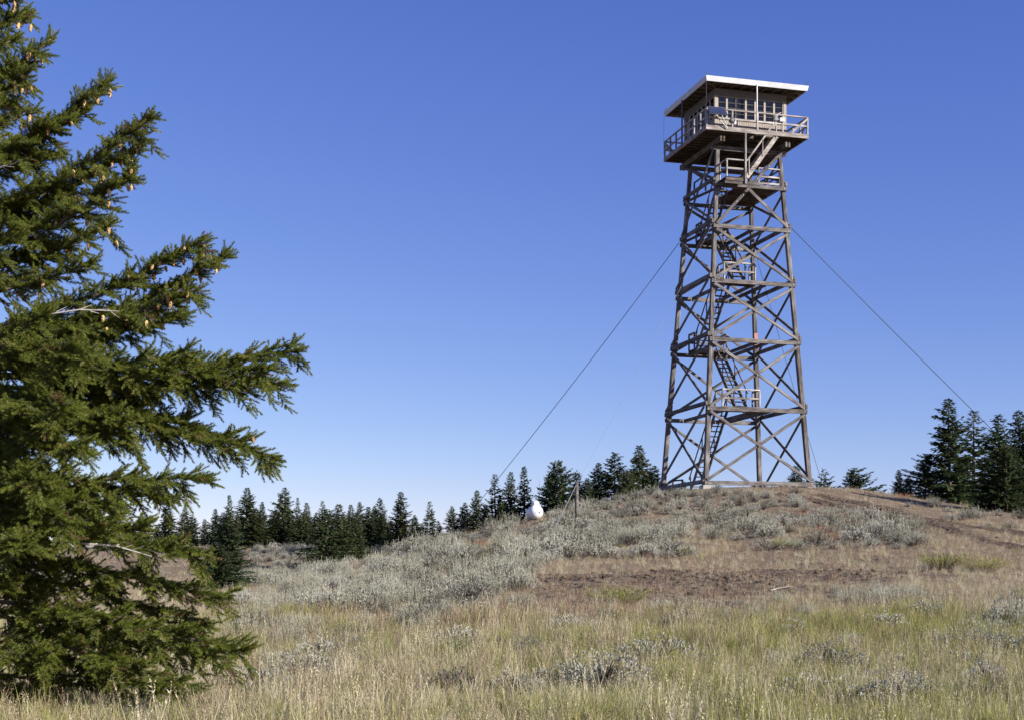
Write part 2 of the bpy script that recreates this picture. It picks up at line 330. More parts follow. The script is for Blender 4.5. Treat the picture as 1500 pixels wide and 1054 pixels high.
# ------------------------------------------------------------------ lookout tower (local frame: x along the sunlit face, y into the depth, z above the sills)
tower = bpy.data.objects.new('lookout_tower', None); C.objects.link(tower)
tower.location = (TX, TY, TZ); tower.rotation_euler = (0, 0, TROT)
tag(tower, 'tall weathered timber fire lookout tower with glazed cab and flat white-edged roof on the knoll', 'lookout tower')
LV = [0, 4.03, 7.803, 11.022, 14.066, 16.411]; ZTOP = 18.55
def hz(z): return 3.204 - .0662 * z
CN = {'N': (-1,-1), 'R': (1,-1), 'L': (-1,1), 'B': (1,1)}
def leg_pt(c, z, out=0): h = hz(z) + out; return Vector((CN[c][0] * h, CN[c][1] * h, z))
ins = .12                                    # leg centre lies inside the face line
for c in 'NRLB':
    cuts = [(-.12, LV[2] + .6, .25), (LV[2] + .6, LV[4] + .5, .225), (LV[4] + .5, ZTOP, .21)]
    for z0, z1, wd in cuts:
        p, q = leg_pt(c, z0, -ins), leg_pt(c, z1, -ins)
        beam('leg', p, q, wd, wd, 'timber', tower, up=(0, 1, 0), chamfer=.02)
    for lv in LV[1:5]:                        # bolted splice plates at each level
        p = leg_pt(c, lv, -ins); sx, sy = CN[c]
    x, y = leg_pt(c, 0, -ins)[:2]
    mw = Matrix.Rotation(TROT, 3, 'Z') @ Vector((x, y, 0)); gz = ground(TX + mw.x, TY + mw.y) - TZ
    mb = MB(); mb.add([(x+a*s, y+b2*s, z) for z, s in ((min(gz, -.3) - .3, .34), (-.125, .25)) for a, b2 in ((-1,-1),(1,-1),(1,1),(-1,1))],
                      [(0,1,2,3)[::-1],(4,5,6,7),(0,1,5,4),(1,2,6,5),(2,3,7,6),(3,0,4,7)]); link('footing', mb.mesh('footing', ['concrete']), tower)
faces = [('N','R',(0,-1,0),0), ('L','B',(0,1,0),0), ('N','L',(-1,0,0),.30), ('R','B',(1,0,0),.30)]
def bolt(p, nrm):
    mb = MB(); nrm = Vector(nrm); mb.tube([Vector(p), Vector(p) + nrm * .03], .035, 6); link('bolt', mb.mesh('bolt', ['steel']), tower)
for c0, c1, nr, dz in faces:
    nr = Vector(nr); d = (Vector((*CN[c1], 0)) - Vector((*CN[c0], 0))).normalized()
    for i, lv in enumerate(LV):
        z = lv + dz * (1 if i else .2); ex = .16
        p, q = leg_pt(c0, z, -ins) + nr * .19 - d * ex, leg_pt(c1, z, -ins) + nr * .19 + d * ex
        beam('girt', p, q, .11, .225 if i < 5 else .21, 'timber', tower)
        if nr.y < 0 or nr.x < 0:
            for s in (p + d * .18, q - d * .18): bolt(s + nr * .055, nr)
    for i in range(5):
        z0, z1 = LV[i] + dz * (1 if i else .2), LV[i + 1] + dz
        a0, a1, b0, b1 = leg_pt(c0, z0 + .16, -ins), leg_pt(c1, z1 - .16, -ins), leg_pt(c0, z1 - .16, -ins), leg_pt(c1, z0 + .16, -ins)
        if i == 4 and c0 == 'N' and c1 == 'R': continue
        if i == 4 and c0 == 'N' and c1 == 'L':
            beam('brace', b1 * 1 + Vector((0,0,0)) + nr * .19, leg_pt('N', ZTOP - .1, -ins) + nr * .19, .07, .15, 'timber', tower)     # long one up to the deck
            beam('brace', leg_pt('L', z1 - .16, -ins) + nr * .27, leg_pt('N', z0 + .16, -ins) + nr * .27, .07, .15, 'timber', tower); continue
        beam('brace', a0 + nr * .175, a1 + nr * .175, .07, .155, 'timber', tower)
        beam('brace', b0 + nr * .255, b1 + nr * .255, .07, .155, 'timber', tower)
        if nr.y < 0 or nr.x < 0: bolt((a0 + a1 + b0 + b1) / 4 + nr * .295, nr)
    z0 = LV[5] + dz
    if (c0, c1) == ('N', 'R'):
        p, q = leg_pt('N', LV[4] + .1, -ins) + nr * .26, leg_pt('R', ZTOP - .1, -ins) + nr * .26
        beam('brace', p, q, .07, .165, 'timber', tower)
        for k in (.3, .4, .47, .55, .62, .8): bolt(p.lerp(q, k) + nr * .04, nr)
        r0 = leg_pt('R', LV[4] + .16, -ins) + nr * .3; mid = p.lerp(q, .5) + Vector((.06, -.03, -.1))
        beam('brace', r0 + Vector((0, .06, 0)), mid + Vector((0, .13, 0)), .065, .165, 'timber', tower)
    elif (c0, c1) == ('N', 'L'):
        beam('brace', leg_pt('L', ZTOP - .2, -ins) + nr * .27, leg_pt('N', LV[5] + .35, -ins) + nr * .27, .07, .15, 'timber', tower)
    else:
        beam('brace', leg_pt(c0, z0 + .15, -ins) + nr * .175, leg_pt(c1, ZTOP - .1, -ins) + nr * .175, .07, .15, 'timber', tower)
        beam('brace', leg_pt(c0, ZTOP - .1, -ins) + nr * .25, leg_pt(c1, z0 + .15, -ins) + nr * .25, .07, .15, 'timber', tower)
# faded red marker board on the back leg
mb = MB(); p, q = leg_pt('B', LV[2] + .45, -ins), leg_pt('B', LV[2] + 1.4, -ins); mb.bar(p + Vector((-.03,-.19,0)), q + Vector((-.03,-.19,0)), .22, .02, (0,1,0)); link('marker_board', mb.mesh('marker_board', ['red']), tower)['label'] = 'faded red board on the back leg'

def flight(p0, p1, side, wd, n, mt='timber', rails=True, sides=(-1, 1)):
    """stair_flight > tread, handrail; the part itself is the pair of stringers"""
    p0, p1, side = Vector(p0), Vector(p1), Vector(side); mb = MB(); run = (p1 - p0)
    for s in (-1, 1): mb.bar(p0 + side * s * wd / 2, p1 + side * s * wd / 2, .05, .23)
    fl = link('stair_flight', mb.mesh('stair_flight', [mt]), tower)
    h = Vector((run.x, run.y, 0)).normalized()
    for k in range(n):
        c = p0 + run * ((k + .5) / n) + Vector((0, 0, .06))
        beam('tread', c - side * (wd / 2 - .025), c + side * (wd / 2 - .025), .235, .045, mt, fl)
    if rails:
        for s in sides:
            o_ = side * s * (wd / 2 + .03)
            beam('handrail', p0 + o_ + Vector((0,0,.9)), p1 + o_ + Vector((0,0,.9)), .045, .09, mt, fl)
            for k in (.06, .5, .94): beam('handrail_post', p0 + run * k + o_, p0 + run * k + o_ + Vector((0,0,.9)), .045, .085, mt, fl)
    return fl
def railing(pts, z, parent, mt='lumber', ht=.93, posts=None, mid=(.47,), name='railing'):
    """rails between the given corner points, posts at each of them"""
    for a, b2 in zip(pts[:-1], pts[1:]):
        a, b2 = Vector((*a, z)), Vector((*b2, z)); up = Vector((0, 0, 1))
        beam('top_rail', a + up * ht, b2 + up * ht, .09, .075, mt, parent)
        for mzz in mid: beam('mid_rail', a + up * mzz, b2 + up * mzz, .04, .1, mt, parent)
    for a in (posts if posts is not None else pts): beam('post', (*a, z), (*a, z + ht - .04), .085, .085, mt, parent)
def landing(u0, u1, v0, v1, z, mt='timber', planks_along='u'):
    mb = MB()
    for v in (v0 + .06, (v0 + v1) / 2, v1 - .06): mb.bar((u0, v, z - .12), (u1, v, z - .12), .06, .16)
    ld = link('landing', mb.mesh('landing', [mt]), tower)
    n = max(3, round((v1 - v0) / .17))
    for k in range(n):
        v = v0 + (v1 - v0) * (k + .5) / n
        beam('plank', (u0, v, z - .02 + rnd.uniform(-.004, .004)), (u1, v, z - .02), (v1 - v0) / n - .012, .04, mt, ld)
    return ld
zl = LV; vl = [2.0, 1.75, 1.6, 1.45, 1.3, .75]
ue = [-.50 * hz(z) for z in LV]; uo = [-.13 * hz(z) for z in LV]
for i in range(5):
    z0, z1 = (LV[i] + .16 if i else -.35), LV[i + 1] + .2
    if i % 2 == 0:
        u = (ue[i] + ue[i + 1]) / 2; flight((u, vl[i], z0), (u, -vl[i + 1], z1 - .05), (1, 0, 0), .68, round((z1 - z0) / .27))
    else:
        u = (uo[i] + uo[i + 1]) / 2; flight((u, -vl[i], z0), (u, vl[i + 1], z1 - .05), (1, 0, 0), .68, round((z1 - z0) / .27))
    if i < 4:
        h = hz(LV[i + 1]); s = -1 if i % 2 == 0 else 1; ve = vl[i + 1]
        va, vb = sorted((s * ve, s * (h - .25))); ua, ub = -.66 * h, .1 * h
        ld = landing(ua, ub, va, vb, z1)
        vo = s * (h - .3)
        railing([(ua + .03, s * ve), (ua + .03, vo), (ub, vo), (ub, s * ve)], z1, ld, 'lumber' if s < 0 else 'timber', .92, mid=(.45,))
        for u in (ua + .1, ub - .1, ub + .55): beam('floor_joist', (u, -h + .1, LV[i+1] - .02), (u, h - .1, LV[i+1] - .02), .08, .2, 'timber', tower)
# railing where the first flight leaves the ground
mb = MB(); u, v = ue[0] - .55, 2.5
mb.bar((u - .6, v, .48), (u + .1, v, .55), .05, .09); mb.bar((u - .55, v, -.5), (u - .55, v, .48), .09, .09); mb.bar((u + .05, v, -.5), (u + .05, v, .53), .09, .09)
link('entry_rail', mb.mesh('entry_rail', ['timber']), tower)
mb = MB(); mb.box((ue[0] - .9, 1.75, -.42), (ue[0] + .5, 2.7, -.36)); link('entry_platform', mb.mesh('entry_platform', ['timber']), tower)
# upper platform inside the legs and the small landing outside them
z5 = LV[5] + .2
ld = landing(-.45, 1.95, -1.95, 1.75, z5, 'dark_lumber')
railing([(1.88, -1.9), (1.88, 1.7), (-.4, 1.7), (-.4, .8)], z5, ld, 'lumber', .92, mid=(.3, .6), posts=[(1.88, -1.9), (1.88, 0), (1.88, 1.7), (.7, 1.7), (-.4, 1.7)])
railing([(.55, -1.98), (1.85, -1.98)], z5, ld, 'lumber', .9, mid=(.45, .08), posts=[(.55, -1.98), (1.85, -1.98)])
lo = landing(-1.85, -.62, -3.0, -2.0, z5, 'dark_lumber')
railing([(-.68, -2.95), (-1.8, -2.95), (-1.8, -2.05)], z5, lo, 'lumber', .93, mid=(.46,))
for v in (-2.9, -2.1): beam('bracket', (-1.9, v, z5 - .28), (.2, v, z5 - .28), .07, .16, 'timber', tower)
beam('hanger_post', (-.72, -3.0, z5 - .35), (-.72, -3.0, 19.05), .1, .1, 'lumber', tower)
flight((-.62, -2.6, z5 + .02), (1.22, -2.6, 19.1), (0, 1, 0), .72, 11, 'lumber', True, (-1,))
railing([(-1.75, 1.6), (-1.75, -1.5)], z5, tower, 'timber', .9, mid=(.45,), posts=[(-1.75, 1.6), (-1.75, 0), (-1.75, -1.5)])
# deck on its girders
for s in (-1, 1):
    for k in (-.09, .09): beam('girder', (s * 1.95 + k, -2.75, 18.72), (s * 1.95 + k, 2.95, 18.72), .1, .3, 'dark_lumber' if s < 0 else 'timber', tower)
    beam('header', (-2.25, s * 1.92, 18.44), (2.25, s * 1.92, 18.44), .14, .24, 'timber', tower)
DH, ZD = 3.05, 19.26
mb = MB()
for s in (-1, 1):
    mb.bar((-DH, s * (DH - .03), 19.14), (DH, s * (DH - .03), 19.14), .06, .235); mb.bar((s * (DH - .03), -DH + .06, 19.14), (s * (DH - .03), DH - .06, 19.14), .06, .235)
deck = link('deck', mb.mesh('deck', ['lumber']), tower)
v = -2.7
while v < 2.85:
    if v < -2.2: 
        beam('joist', (-DH + .06, v, 19.11), (.1, v, 19.11), .05, .19, 'dark_lumber', deck); beam('joist', (1.35, v, 19.11), (DH - .06, v, 19.11), .05, .19, 'dark_lumber', deck)
    else: beam('joist', (-DH + .06, v, 19.11), (DH - .06, v, 19.11), .05, .19, 'dark_lumber', deck)
    v += .46
k = 0; u = -DH + .1
while u < DH - .05:
    v0 = -2.1 if .12 < u < 1.3 else -DH + .06
    beam('floor_board', (u, v0, 19.235), (u, DH - .06, 19.235), .142, .04, 'dark_lumber', deck); u += .15
rp = [(-DH+.05,-DH+.05), (DH-.05,-DH+.05), (DH-.05,DH-.05), (-DH+.05,DH-.05), (-DH+.05,-DH+.05)]
for a, b2 in zip(rp[:-1], rp[1:]):
    a, b2 = Vector(a), Vector(b2); pp = [tuple(a.lerp(b2, k / 4)) for k in range(4)] if a.y == b2.y else [tuple(a.lerp(b2, k / 7)) for k in range(7)]
    railing([tuple(a), tuple(b2)], ZD, deck, 'lumber', .93, posts=pp, mid=(.45,))
for s, q in ((-1, -1), (1, -1), (1, 1), (-1, 1)):
    c = Vector((s * (DH - .02), q * (DH - .02), ZD))
    if s > 0 and q < 0 or s < 0 and q > 0:
        beam('rail_brace', c + Vector((0, 0, .9)), c + Vector((-s * 1.05, 0, -.03)), .04, .11, 'lumber', deck)
        beam('rail_brace', c + Vector((0, 0, .9)), c + Vector((0, -q * 1.0, -.03)), .04, .11, 'lumber', deck)
# cab: walls, windows with panes, corner posts
CH, ZS, ZW, ZC = 2.135, 20.0, 21.25, 21.64
rots = [Matrix.Rotation(R_(a), 4, 'Z') for a in (0, 90, 180, 270)]
mbw = MB(); 
mbw.box((-CH, -CH, ZD), (CH, -CH + .07, ZS))
for k in range(39): mbw.box((-CH + .06 + k * .108, -CH - .012, ZD + .02), (-CH + .145 + k * .108, -CH, ZS - .05))
mbw.box((-CH - .03, -CH - .045, ZS - .05), (CH + .03, -CH + .08, ZS)); wall_me = mbw.mesh('cab_wall', ['cream'])
mbh = MB(); mbh.box((-CH - .02, -CH - .02, ZW + .1), (CH - .085, -CH + .08, ZC)); mbh.box((-CH - .035, -CH - .035, ZW), (CH - .07, -CH + .05, ZW + .1)); head_me = mbh.mesh('window_header', ['grey_paint_and_shade'])  # header toned dark: shade under the roof overhang painted in
nb = 7; bw = (2 * CH - .3) / nb
mbf = MB(); hw = bw / 2
mbf.box((-hw, -.045, 0), (-hw + .055, .05, ZW - ZS)); mbf.box((hw - .055, -.045, 0), (hw, .05, ZW - ZS))
mbf.box((-hw + .055, -.03, 0), (hw - .055, .04, .05)); mbf.box((-hw + .055, -.03, ZW - ZS - .045), (hw - .055, .04, ZW - ZS))
ph = (ZW - ZS - .095) / 4
for k in range(1, 4): mbf.box((-hw + .055, -.012, .05 + k * ph - .009), (hw - .055, .02, .05 + k * ph + .009), 1)
win_me = mbf.mesh('window', ['cream', 'grey_paint_and_shade'])
mbp = MB(); mbp.box((-hw + .05, -.003, -ph / 2 + .01), (hw - .05, .003, ph / 2 - .01)); pane_me = mbp.mesh('pane', ['glass'])
for r in rots:
    link('cab_wall', wall_me, tower, r); link('window_header', head_me, tower, r)
    for k in range(nb):
        wo = link('window', win_me, tower, r @ Matrix.Translation((-CH + .15 + bw * (k + .5), -CH + .05, ZS)))
        for j in range(4): link('pane', pane_me, wo, Matrix.Translation((0, .005, .05 + ph * (j + .5))))
for s in (-1, 1):
    for q in (-1, 1): mb = MB(); mb.box((s*(CH-.065)-.085, q*(CH-.065)-.085, ZD+.01), (s*(CH-.065)+.085, q*(CH-.065)+.085, ZW-.004)); link('corner_post', mb.mesh('corner_post', ['cream']), tower)
mb = MB(); mb.box((-CH+.09, -CH+.09, ZC-.1), (CH-.09, CH-.09, ZC-.04)); link('cab_ceiling', mb.mesh('cab_ceiling', ['interior']), tower)
mb = MB(); mb.box((-CH+.09, -CH+.09, ZD+.005), (CH-.09, CH-.09, ZD+.03)); link('cab_floor', mb.mesh('cab_floor', ['interior']), tower)
# things seen through the glass: bed, map stand, stove pipe
mb = MB(); mb.box((-.3,-.3,ZD+.03),(.3,.3,ZD+.85)); mb.lathe([(0,ZD+.95),(.28,ZD+.95),(.28,ZD+.86),(0,ZD+.86)],16); fs = link('map_stand', mb.mesh('map_stand',['interior']), tower)
# roof: slab with white edge, soffit, rafters
RH = 3.06; zr0, zr1 = 21.66, 21.93
mb = MB(); mb.box((-RH+.05, -RH+.05, zr0 + .14), (RH-.05, RH-.05, zr1 - .02)); roof = link('roof', mb.mesh('roof', ['soffit']), tower)
for r in rots:
    mb = MB(); V = []
    for x, e in ((-RH, -1), (RH, 1)):
        V += [(x - e*0, -RH, zr1), (x - e*.06, -RH + .06, zr0), (x - e*.1, -RH + .1, zr0), (x - e*.1, -RH + .1, zr1)]
    mb.add(V, [(0,1,2,3),(4,7,6,5),(0,4,5,1),(1,5,6,2),(2,6,7,3),(3,7,4,0)]); link('fascia', mb.mesh('fascia', ['white']), roof, r)
for r in rots:
    for k in range(9):
        x = -2.5 + k * .625
        a = Vector((x, -RH + .12, zr0 + .06)); b2 = Vector((x, -CH - .03, zr0 + .06))
        if abs(x) > CH: b2.y = -abs(x) - .02
        o = beam('rafter', r @ a, r @ b2, .05, .14, 'soffit', roof)
    o = beam('rafter', r @ Vector((-RH + .14, -RH + .14, zr0 + .05)), r @ Vector((-CH, -CH, zr0 + .05)), .06, .15, 'soffit', roof)
for x, y, l in ((-RH+.04, -RH+.04, .24), (RH-.12, -RH+.06, .22), (-RH+.1, RH-.1, .22), (RH-.1, RH-.1, .22)):
    mb = MB(); mb.tube([(x, y, zr1 - .05), (x, y, zr1 + l)], [.02, .012], 6); link('lightning_rod', mb.mesh('lightning_rod', ['rod']), roof)
def pole(name, p, q, r, mt, n=8): mb = MB(); mb.tube([p, q], r, n); return link(name, mb.mesh(name, [mt], True), tower)
pole('roof_post', (-.05, -DH + .02, ZD - .1), (-.05, -DH + .02, zr0 + .05), .04, 'white'); pole('roof_post', (-DH + .02, .35, ZD - .1), (-DH + .02, .35, zr0 + .05), .05, 'grey_paint_and_shade')
pole('ground_cable', (-DH - .01, -DH - .01, ZD + .9), (-RH + .03, -RH + .03, zr0), .01, 'rod', 5); pole('ground_cable', (-DH, DH, ZD + .2), (-RH + .02, RH - .02, zr0), .007, 'rod', 5)
Tm = Matrix.Translation((TX, TY, TZ)) @ Matrix.Rotation(TROT, 4, 'Z')
def top_thing(name, loc, rz, label, cat, group=None):
    o = bpy.data.objects.new(name, None); C.objects.link(o); o.matrix_world = Tm @ Matrix.Translation(loc) @ Matrix.Rotation(rz, 4, 'Z'); return tag(o, label, cat, group)
sp = top_thing('solar_panel', (-2.55, -DH - .06, ZD + .62), 0, 'dark blue solar panel on a strut at the catwalk rail corner', 'solar panel')
mb = MB(); mb.box((-.42, -.02, -.27), (.42, .02, .27)); mb.box((-.45, -.015, -.3), (.45, .03, .3), 1)
tl = Matrix.Translation((.0, -.3, .05)) @ Matrix.Rotation(R_(-38), 4, 'X') @ Matrix.Scale(1.1, 4)
mb2 = MB(); mb2.box((-.42, -.03, -.27), (.42, -.016, .27)); link('panel_cells', mb2.mesh('panel_cells', ['solar']), sp, tl)
mb2 = MB(); mb2.box((-.46, -.015, -.31), (.46, .02, .31)); link('panel_frame', mb2.mesh('panel_frame', ['steel']), sp, tl)
mb2 = MB(); mb2.bar((.35, -.1, -.1), (.72, -.02, -.75), .035, .035); mb2.bar((-.2, -.2, -.05), (.72, -.02, -.75), .035, .035); link('strut', mb2.mesh('strut', ['steel']), sp)
sp = top_thing('floodlight', (-1.62, -DH - .1, ZD + .3), .2, 'round black floodlight clamped to the catwalk mid rail', 'floodlight')
mb = MB(); mb.lathe([(0, -.14), (.17, -.13), (.18, -.08), (.1, .1), (.05, .14), (0, .14)], 16, 0, 'y'); link('lamp_housing', mb.mesh('lamp_housing', ['rod'], True), sp)
mb = MB(); mb.bar((0, .12, 0), (.3, .16, .1), .04, .04); mb.box((.2, .02, -.12), (.34, .14, .06)); link('bracket', mb.mesh('bracket', ['white']), sp)
sp = top_thing('weather_sensor', (1.05, -DH + .02, ZD + .55), 0, 'white weather sensor unit mounted on the catwalk top rail', 'weather sensor')
mb = MB()
for k in range(5): mb.lathe([(0, .03+k*.06), (.15, .03+k*.06), (.12, .06+k*.06), (0, .06+k*.06)], 12)
mb.tube([(0,0,-.25),(0,0,.34)], .025, 6); link('sensor_body', mb.mesh('sensor_body', ['white']), sp)
mb = MB(); mb.bar((.0, 0, .3), (.32, -.05, .5), .03, .03); mb.bar((.1, 0, .1), (.4, -.02, .12), .03, .03); mb.box((.25, -.1, .0), (.5, .06, .2)); link('sensor_arm', mb.mesh('sensor_arm', ['white']), sp)

# ------------------------------------------------------------------ guy wires, anchor post, tank
def wpt(c, z): return Tm @ leg_pt(c, z, .1)
def wire(p, q, r, mt, label, sag=.25):
    p, q = Vector(p), Vector(q); pts = [p.lerp(q, k / 14) - Vector((0, 0, sag * 4 * (k/14) * (1 - k/14))) for k in range(15)]
    mb = MB(); mb.tube(pts, r, 5); o = link('guy_wire', mb.mesh('guy_wire', [mt], True)); tag(o, label, 'guy wire', 'guy wires of the lookout tower'); return o
def gp(x, y, dz=0): return (x, y, ground(x, y) + dz)
zg = LV[4] + .15
wire(wpt('L', zg), gp(-4.4, 86.8), .019, 'rod', 'dark guy wire running from the tower down to the trees beside the white tank')
wire(wpt('R', zg), gp(28.7, 68.2), .019, 'rod', 'dark guy wire running from the tower over the rutted track to the tall firs', .1)
wire(wpt('B', zg), gp(22.2, 94.4), .015, 'rod', 'thin dark guy wire dropping behind the tower to the small sparse fir')
px_, py_ = 2.85, 60.1; gz = ground(px_, py_)
wire(wpt('N', zg), (px_, py_, gz + 1.8), .0065, 'wire_pale', 'thin pale guy wire from the tower to the anchor post')
wire((px_, py_, gz + 1.78), gp(1.75, 58.1), .018, 'wire_pale', 'pale taut cable from the anchor post down to the ground', 0)
mb = MB(); mb.tube([(0,0,-.4),(0,0,.8),(0,0,1.86)], [.09,.085,.08], 10); po = link('anchor_post', mb.mesh('anchor_post', ['post_wood'], True)); po.location = (px_, py_, gz)
tag(po, 'short grey timber post holding a guy wire among the sagebrush', 'post')
tk = bpy.data.objects.new('propane_tank', None); C.objects.link(tk); tk.location = gp(1.12, 68, -.14); tk.scale = (.75, .75, .75); tk.rotation_euler = (0, 0, R_(4)); tag(tk, 'white cylindrical propane tank with domed end lying in the sagebrush', 'propane tank')
mb = MB(); mb.lathe([(0,-1.5),(.2,-1.46),(.36,-1.36),(.45,-1.2),(.475,-1.05),(.475,1.05),(.45,1.2),(.36,1.36),(.2,1.46),(0,1.5)], 28, 0, 'y'); link('tank_body', mb.mesh('tank_body', ['tank'], True), tk, Matrix.Translation((0,0,.68)))
mb = MB(); mb.lathe([(.24,1.1),(.24,1.3),(.2,1.38),(.1,1.43),(0,1.44)], 20); link('valve_dome', mb.mesh('valve_dome', ['tank'], True), tk, Matrix.Translation((0,-.85,0)))
for y in (-1.02, 0, 1.02): mb = MB(); mb.lathe([(.476, y-.02), (.484, y-.012), (.484, y+.012), (.476, y+.02)], 28, 0, 'y'); link('weld_band', mb.mesh('weld_band', ['grey_tank'], True), tk, Matrix.Translation((0,0,.68)))
mb = MB(); mb.box((.1, -1.475, .62), (.26, -1.42, .72)); link('data_plate', mb.mesh('data_plate', ['wire_pale']), tk)
for y in (-.8, .8): mb = MB(); mb.box((-.35, y-.06, -.2), (.35, y+.06, .32)); link('foot', mb.mesh('foot', ['concrete']), tk)

# ------------------------------------------------------------------ conifers of the background
def rot_to(d, roll=0.0): return d.to_track_quat('X', 'Z').to_matrix()
def conifer_mesh(kind, seed):
    """unit-height conifer: trunk mesh and a crown of short needle sprays on whorled limbs"""
    r = random.Random(seed); V = []; Fc = []
    wd, dens, gap, low = {'broad': (.37, 1.15, .06, .02), 'dense': (.30, 1.25, .04, .02), 'slender': (.2, 1.05, .1, .05), 'sparse': (.27, .75, .22, .06), 'bushy': (.5, 1.15, .06, .02), 'flat': (.5, .6, .25, .12)}[kind]
    mb = MB(); lean = r.uniform(-.012, .012)
    mb.tube([(0,0,-.06),(lean*.5,0,.3),(lean,0,.7),(lean,0,.985)], [.016,.012,.006,.002], 7)
    nb = int(150 * dens); lop = [r.uniform(.6, 1.25) for _ in range(9)]
    for i in range(nb):
        hgt = low + (1 - low) * ((i + r.random()) / nb) ** 1.12
        if r.random() < gap * .6: continue
        prof = (1 - hgt) ** (.8 if kind != 'bushy' else .6)
        az = i * 2.4 + r.uniform(-.5, .5); L = wd * (prof * .95 + .035) * lop[int(az / 6.283 * 9) % 9] * r.uniform(.62, 1.15)
        if kind in ('broad', 'bushy') and hgt < .15: L *= .75 + hgt * 1.6
        up = .55 * hgt - .1 + r.uniform(-.15, .15); d = Vector((math.cos(az), math.sin(az), 0)); s = Vector((-d.y, d.x, 0)); base = Vector((lean * hgt, 0, hgt))
        if L > .05: mb.tube([base, base + d * L * .55 + Vector((0,0,up*L*.35)), base + d * L * .9 + Vector((0,0,up*L*.95))], [.004,.0025,.001], 3, 0, False)
        n = max(4, int(L / .0105))
        for k in range(n):
            t = (k + r.random()) / n; t = .12 + .88 * t
            p = base + d * (L * t) + Vector((0, 0, L * up * t * t + r.uniform(-.006, .004)))
            for q in range(3):
                sg = r.choice((-1, 1)); l = r.uniform(.028, .055) * (1.15 - .45 * t) * (.65 + .5 * min(1, L / .12)); 
                dd = (d * r.uniform(.35, 1.0) + s * sg * r.uniform(.1, 1.0) * (1.1 - .5*t) + Vector((0,0,r.uniform(-.55,.4)))).normalized()
                ww = dd.cross(Vector((r.uniform(-.6,.6), r.uniform(-.6,.6), 1))).normalized() * l * r.uniform(.17, .3)
                o = len(V); a = p + dd * l; mdl = p + dd * l * .5
                V.extend((p, mdl + ww, a, mdl - ww)); Fc.append((o, o+1, o+2, o+3))
    return mb.mesh('trunk', ['bark'], True), new_mesh('crown', [tuple(v) for v in V], np.array(Fc), ['conifer'])
kinds = {}
for k, sds in (('broad', (1, 2, 3)), ('dense', (11, 12, 13)), ('slender', (21, 22)), ('sparse', (31, 32)), ('bushy', (41, 42)), ('flat', (51,))): kinds[k] = [conifer_mesh(k, s) for s in sds]
mb = MB(); mb.tube([(0,0,-.05),(.005,0,.5),(0,0,1)], [.02,.012,.002], 6)
for i in range(26):
    a = i * 2.4; h = .2 + .75 * i / 26; l = .12 * (1.1 - h); mb.tube([(0,0,h),(math.cos(a)*l, math.sin(a)*l, h - .01)], [.004,.001], 3)
snag_me = mb.mesh('trunk', ['deadwood'])
cnt = 0
def conifer(px, top, d, kind, wscale, label, group, snag=False):
    global cnt
    x = (px - 750) / F * d; g = ground(x, d); H = (HOR - top) / F * d - g + .02
    o = bpy.data.objects.new('dead_tree' if snag else 'conifer_tree', None); C.objects.link(o); o.location = (x, d, g); o.rotation_euler = (rnd.gauss(0, .018), rnd.gauss(0, .018), rnd.uniform(0, 6.28))
    tag(o, label, 'tree', group); wscale *= 1.18; S = Matrix.Diagonal((H * wscale * rnd.uniform(.85, 1.15), H * wscale * rnd.uniform(.85, 1.15), H, 1))
    if snag: link('trunk', snag_me, o, S); return o
    tr, cr = kinds[kind][cnt % len(kinds[kind])]; cnt += 1
    link('trunk', tr, o, S); link('crown', cr, o, S)
    return o
GF = 'conifers in the dark row behind the sage meadow'
row = 'dark green conifer in the dense tree row behind the sage meadow'
for px, top, d, k, ws in ((120,775,108,'dense',1.1),(150,766,112,'broad',1),(178,757,113,'dense',1.1),(212,754,110,'broad',.95),(230,768,118,'dense',1),(248,738,112,'dense',1.1),(270,742,116,'dense',.95),(283,754,110,'broad',.95),(300,760,118,'dense',1),(315,745,112,'broad',.8),
        (384,735,117,'dense',.9),(398,750,112,'broad',.95),(425,745,119,'dense',.95),(452,736,116,'dense',.9),(462,752,110,'broad',.9),(503,752,103,'dense',1),
        (515,739,105,'dense',.95),(527,735,108,'broad',.85),(540,742,101,'dense',1),(549,740,106,'broad',.85),(560,752,100,'dense',1),(572,762,100,'broad',1),(607,754,100,'broad',.9),(618,766,96,'dense',1.1),(643,764,97,'broad',.9),(60,770,112,'dense',1),(20,765,115,'broad',1),(90,760,116,'dense',1),(195,772,107,'broad',1.1),(327,750,109,'dense',1.2),(348,752,108,'broad',1),(372,745,108,'dense',1.2),(405,748,109,'dense',1.2),(443,750,108,'broad',1),(590,765,98,'bushy',.8)):
    wh = 'seen through the big fir' if px < 300 else 'next to the very tall dense one' if px < 392 else 'next to the tallest broad one' if px < 470 else 'behind the low meadow conifers' if px < 580 else 'at the foot of the hill slope'
    lb = ('short' if top > 752 else 'tall' if top < 742 else 'middling') + ' dark conifer in the tree row, ' + wh
    conifer(px, top, d, k, ws * 1.15, lb, lb)
